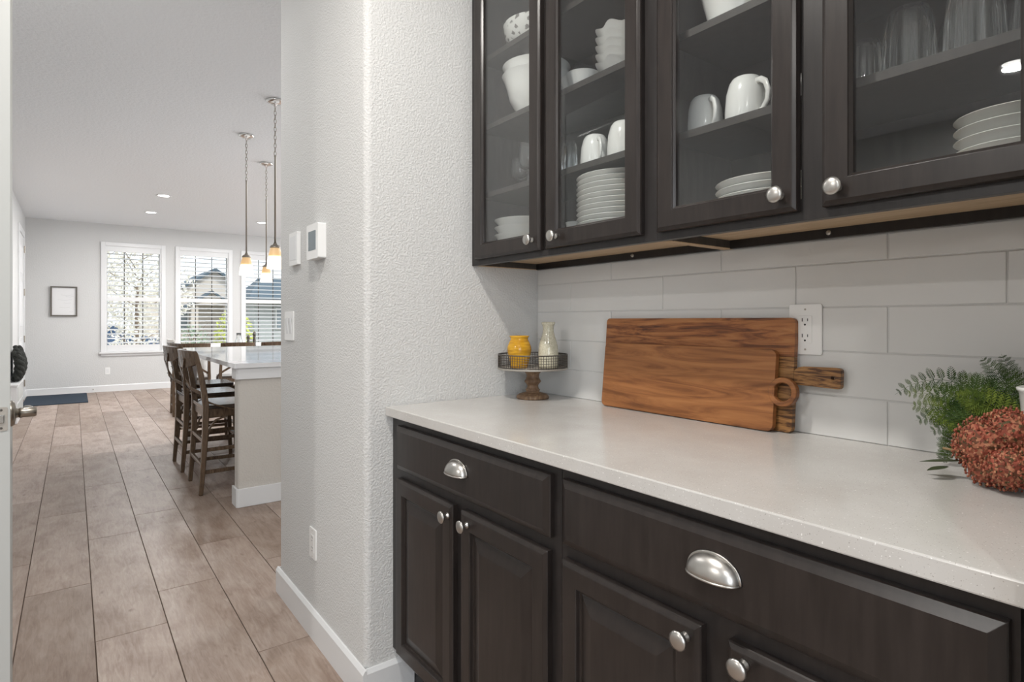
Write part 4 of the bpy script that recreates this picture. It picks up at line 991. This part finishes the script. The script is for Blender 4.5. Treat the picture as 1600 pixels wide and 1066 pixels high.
# pendants
def pendant(x, y, zt, zb, zch, label):
    t = thing('pendant_light', label, 'pendant', (x, y, CEIL), 0, 'pendants over the island')
    b = newbm(); lathe(b, [(0,-.001),(.062,-.001),(.066,-.006),(.060,-.016),(.040,-.026),(.012,-.030),(.009,-.045),(0,-.045)], (x,y,CEIL), 32); obj('canopy', b, M['chrome'], t, smooth=True)
    n = int((CEIL-.045-zch)/.030); ch = newbm()
    for k in range(n):
        zc = CEIL-.055 - (CEIL-.055-zch)*(k+.3)/n; pts = []
        for q in range(12):
            a = 2*PI*q/12; u, v = .008*math.cos(a), .0185*math.sin(a)
            pts.append(Vector((x+(u if k%2 else 0), y+(0 if k%2 else u), zc+v)))
        rings = []
        for q in range(12):
            tn = (pts[(q+1)%12]-pts[q-1]).normalized(); ref = Vector((0,1,0)) if k%2 else Vector((1,0,0)); s_ = tn.cross(ref).normalized()
            rings.append([ch.verts.new(pts[q]+s_*.0022*math.cos(2*PI*j/4)+ref*.0022*math.sin(2*PI*j/4)) for j in range(4)])
        for q in range(12):
            A, C = rings[q], rings[(q+1)%12]
            for j in range(4): ch.faces.new((A[j], C[j], C[(j+1)%4], A[(j+1)%4]))
    obj('chain', ch, M['darknickel'], t, kind='stuff')
    b = newbm(); lathe(b, [(0,zt+.03),(.0065,zt+.03),(.0065,zch),(.009,zch+.003),(.004,zch+.012),(0,zch+.012)], (x,y,0), 12); obj('rod', b, M['darknickel'], t, smooth=True)
    b = newbm(); lathe(b, [(0,zt-.004),(.036,zt-.004),(.037,zt+.004),(.030,zt+.014),(.014,zt+.022),(.010,zt+.036),(0,zt+.036)], (x,y,0), 24); obj('shade_cap', b, M['darknickel'], t, smooth=True)
    b = newbm(); lathe(b, [(.033,zt-.004),(.042,zt-.04),(.051,zt-.09),(.058,zb),(.0555,zb),(.048,zt-.09),(.039,zt-.04),(.030,zt-.006)], (x,y,0), 32); o = obj('glass_shade', b, M['glasslit'], t, smooth=True)
    b = newbm(); lathe(b, [(0,zb+.02),(.022,zb+.035),(.028,zb+.055),(.018,zb+.085),(.012,zt-.01),(0,zt-.01)], (x,y,0), 16); obj('bulb', b, M['lamp_disc'], t, smooth=True)
pendant(1.203, 5.442, 1.737, 1.581, 2.394, 'left pendant light over the island with frosted glass shade')
pendant(1.581, 6.293, 1.737, 1.580, 2.420, 'farthest pendant light, between the other two and hanging lowest in view')
pendant(1.183, 4.462, 1.721, 1.566, 2.387, 'nearest pendant light, beside the corridor wall edge')

# ================================================================== OUTSIDE
struct('ground', B((-60, 12.1, -1.0), (90, 120, -.5)), M['grass'])
def gable(t, x0, x1, y, z0, zp, depth, ov=.4, th=.18):
    """gable roof facing the window: ridge along Y"""
    xm = (x0+x1)/2; b = newbm()
    for sx, xe in ((-1, x0-ov), (1, x1+ov)):
        ze = z0 - (zp-z0)*ov/((x1-x0)/2)
        p = [(xe, ze), (xm, zp), (xm, zp+th), (xe, ze+th)]
        va = [b.verts.new((px, y-ov, pz)) for px, pz in p]; vb = [b.verts.new((px, y+depth, pz)) for px, pz in p]
        for k in range(4): b.faces.new((va[k], va[(k+1)%4], vb[(k+1)%4], vb[k]))
        b.faces.new(va[::-1]); b.faces.new(vb)
    bmesh.ops.recalc_face_normals(b, faces=b.faces[:]); obj('roof', b, M['roof'], t)
    g_ = newbm(); prism(g_, [(x0, z0), (x1, z0), (xm, zp)], [], .2, Matrix(((1,0,0,0),(0,0,1,y),(0,1,0,0),(0,0,0,1)))); obj('gable_wall', g_, M['siding'], t)
H = thing('house', 'pale house with slate blue gables seen through the middle window', 'house', (8, 40, -.5))
obj('wall', B((3.4, 40.2, -.5), (11.0, 48, 2.9)), M['siding'], H)
gable(H, 4.6, 9.4, 40, 2.7, 4.25, 8); gable(H, 5.5, 7.7, 38.6, 2.1, 2.85, 1.5, .3, .12)
obj('porch_post', B((5.55, 38.7, -.5), (5.9, 39.05, 2.05)), M['siding'], H)
obj('porch_post', B((7.3, 38.7, -.5), (7.65, 39.05, 2.05)), M['siding'], H)
w_ = obj('window', B((4.2, 40.05, .6), (5.6, 40.19, 2.0)), M['trim'], H); obj('pane', B((4.3, 40.0, .7), (5.5, 40.05, 1.9)), M['screen'], w_)
H2 = thing('house', 'grey house with a low slate roof seen through the right window', 'house', (13, 34, -.5))
obj('wall', B((8.0, 34.3, -.5), (18, 37.4, 2.35)), M['siding2'], H2)
b = newbm(); pts_ = [(7.5,33.5,2.35),(18.6,33.5,2.35),(18.6,38.1,2.35),(7.5,38.1,2.35)]; tops = [(8.6,35.8,3.7),(17,35.8,3.7)]
v = [b.verts.new(p) for p in pts_+tops]; 
for f in ((0,1,5,4),(1,2,5),(2,3,4,5),(3,0,4),(3,2,1,0)): b.faces.new([v[i] for i in f])
obj('roof', b, M['roof'], H2); obj('fascia', B((7.5,33.42,2.15),(18.6,33.5,2.35)), M['wire'], H2)
for x in (9.1, 10.0, 10.9, 11.8): w_ = obj('window', B((x, 34.2, .7), (x+.7, 34.29, 1.9)), M['trim'], H2); obj('pane', B((x+.06, 34.15, .76), (x+.64, 34.2, 1.84)), M['screen'], w_)
def bush(name, label, cat, c, rx, rz, m, n, ls, trunk=None, seed=1):
    rr = random.Random(seed); t = thing(name, label, cat, (c[0], c[1], -.5)); b = newbm()
    for k in range(n):
        while True:
            p = Vector((rr.uniform(-1,1), rr.uniform(-1,1), rr.uniform(-1,1)))
            if p.length < 1 and p.length > .25: break
        p = Vector((c[0]+p.x*rx, c[1]+p.y*rx, c[2]+p.z*rz)); a = Vector((rr.uniform(-1,1), rr.uniform(-1,1), rr.uniform(-1,1))).normalized(); q = a.orthogonal().normalized(); s_ = ls*rr.uniform(.6,1.3)
        vs = [b.verts.new(p+a*s_), b.verts.new(p+q*s_*.5), b.verts.new(p-a*s_), b.verts.new(p-q*s_*.5)]; b.faces.new(vs)
    obj('foliage', b, m, t)
    b = newbm(); sweep(b, [(c[0],c[1],-.5),(c[0]+.05,c[1],c[2])], [.14*rx/1.5,.07*rx/1.5], round_=8)
    for k in range(9):
        a = k*2.4; z = c[2]-rz*.5+rz*.12*k; sweep(b, [(c[0],c[1],z),(c[0]+rx*.45*math.cos(a),c[1]+rx*.45*math.sin(a),z+rz*.3),(c[0]+rx*.8*math.cos(a),c[1]+rx*.8*math.sin(a),z+rz*.55)], [.05,.03,.012], round_=5)
    obj('trunk', b, M['bark'], t)
    return t
bush('street_tree', 'pale leafy tree filling the left window', 'tree', (2.1, 29, 2.6), 2.3, 2.2, M['palefoliage'], 2600, .10, seed=2)
bush('street_tree', 'pale tree behind the other, seen at the left edge of the left window', 'tree', (.8, 34, 2.8), 2.2, 2.4, M['palefoliage'], 1800, .10, seed=5)
bush('shrub', 'pale dry shrub low in the left window', 'shrub', (1.35, 20, .1), 1.0, .8, M['palefoliage'], 1100, .06, seed=9)
bush('shrub', 'bright yellow-green shrub low in the right half of the middle window', 'shrub', (4.48, 22, .50), .66, 1.15, M['yellowfoliage'], 1500, .06, seed=3)
bush('shrub', 'grey-green shrub low in the left half of the middle window', 'shrub', (3.05, 21, .15), .6, .95, M['greyfoliage'], 900, .05, seed=4)
bush('shrub', 'yellow-green shrub low in the right window', 'shrub', (7.9, 24, .0), .7, .8, M['yellowfoliage'], 900, .06, seed=6)
# parked car
cr = thing('car', 'blue car parked across the street, low in the left window', 'car', (1.0, 31.5, -.5))
b = newbm(); prism(b, [(-2.1,.35),(2.1,.35),(2.15,.8),(1.9,.95),(1.1,1.0),(.55,1.45),(-.95,1.45),(-1.6,1.0),(-2.1,.92)], [], 1.7, Matrix(((1,0,0,1.0),(0,0,1,31.0),(0,1,0,-.5),(0,0,0,1)))); obj('body', b, M['carblue'], cr, bevel=.06)
for x in (-1.3, 1.3):
    b = newbm(); lathe(b, [(0,-.1),(.33,-.1),(.35,-.05),(.35,.05),(.33,.1),(0,.1)], (1.0+x, 31.05, -.15), 20, Matrix.Rotation(R(90),3,'X')); obj('wheel', b, M['rubber'], cr)
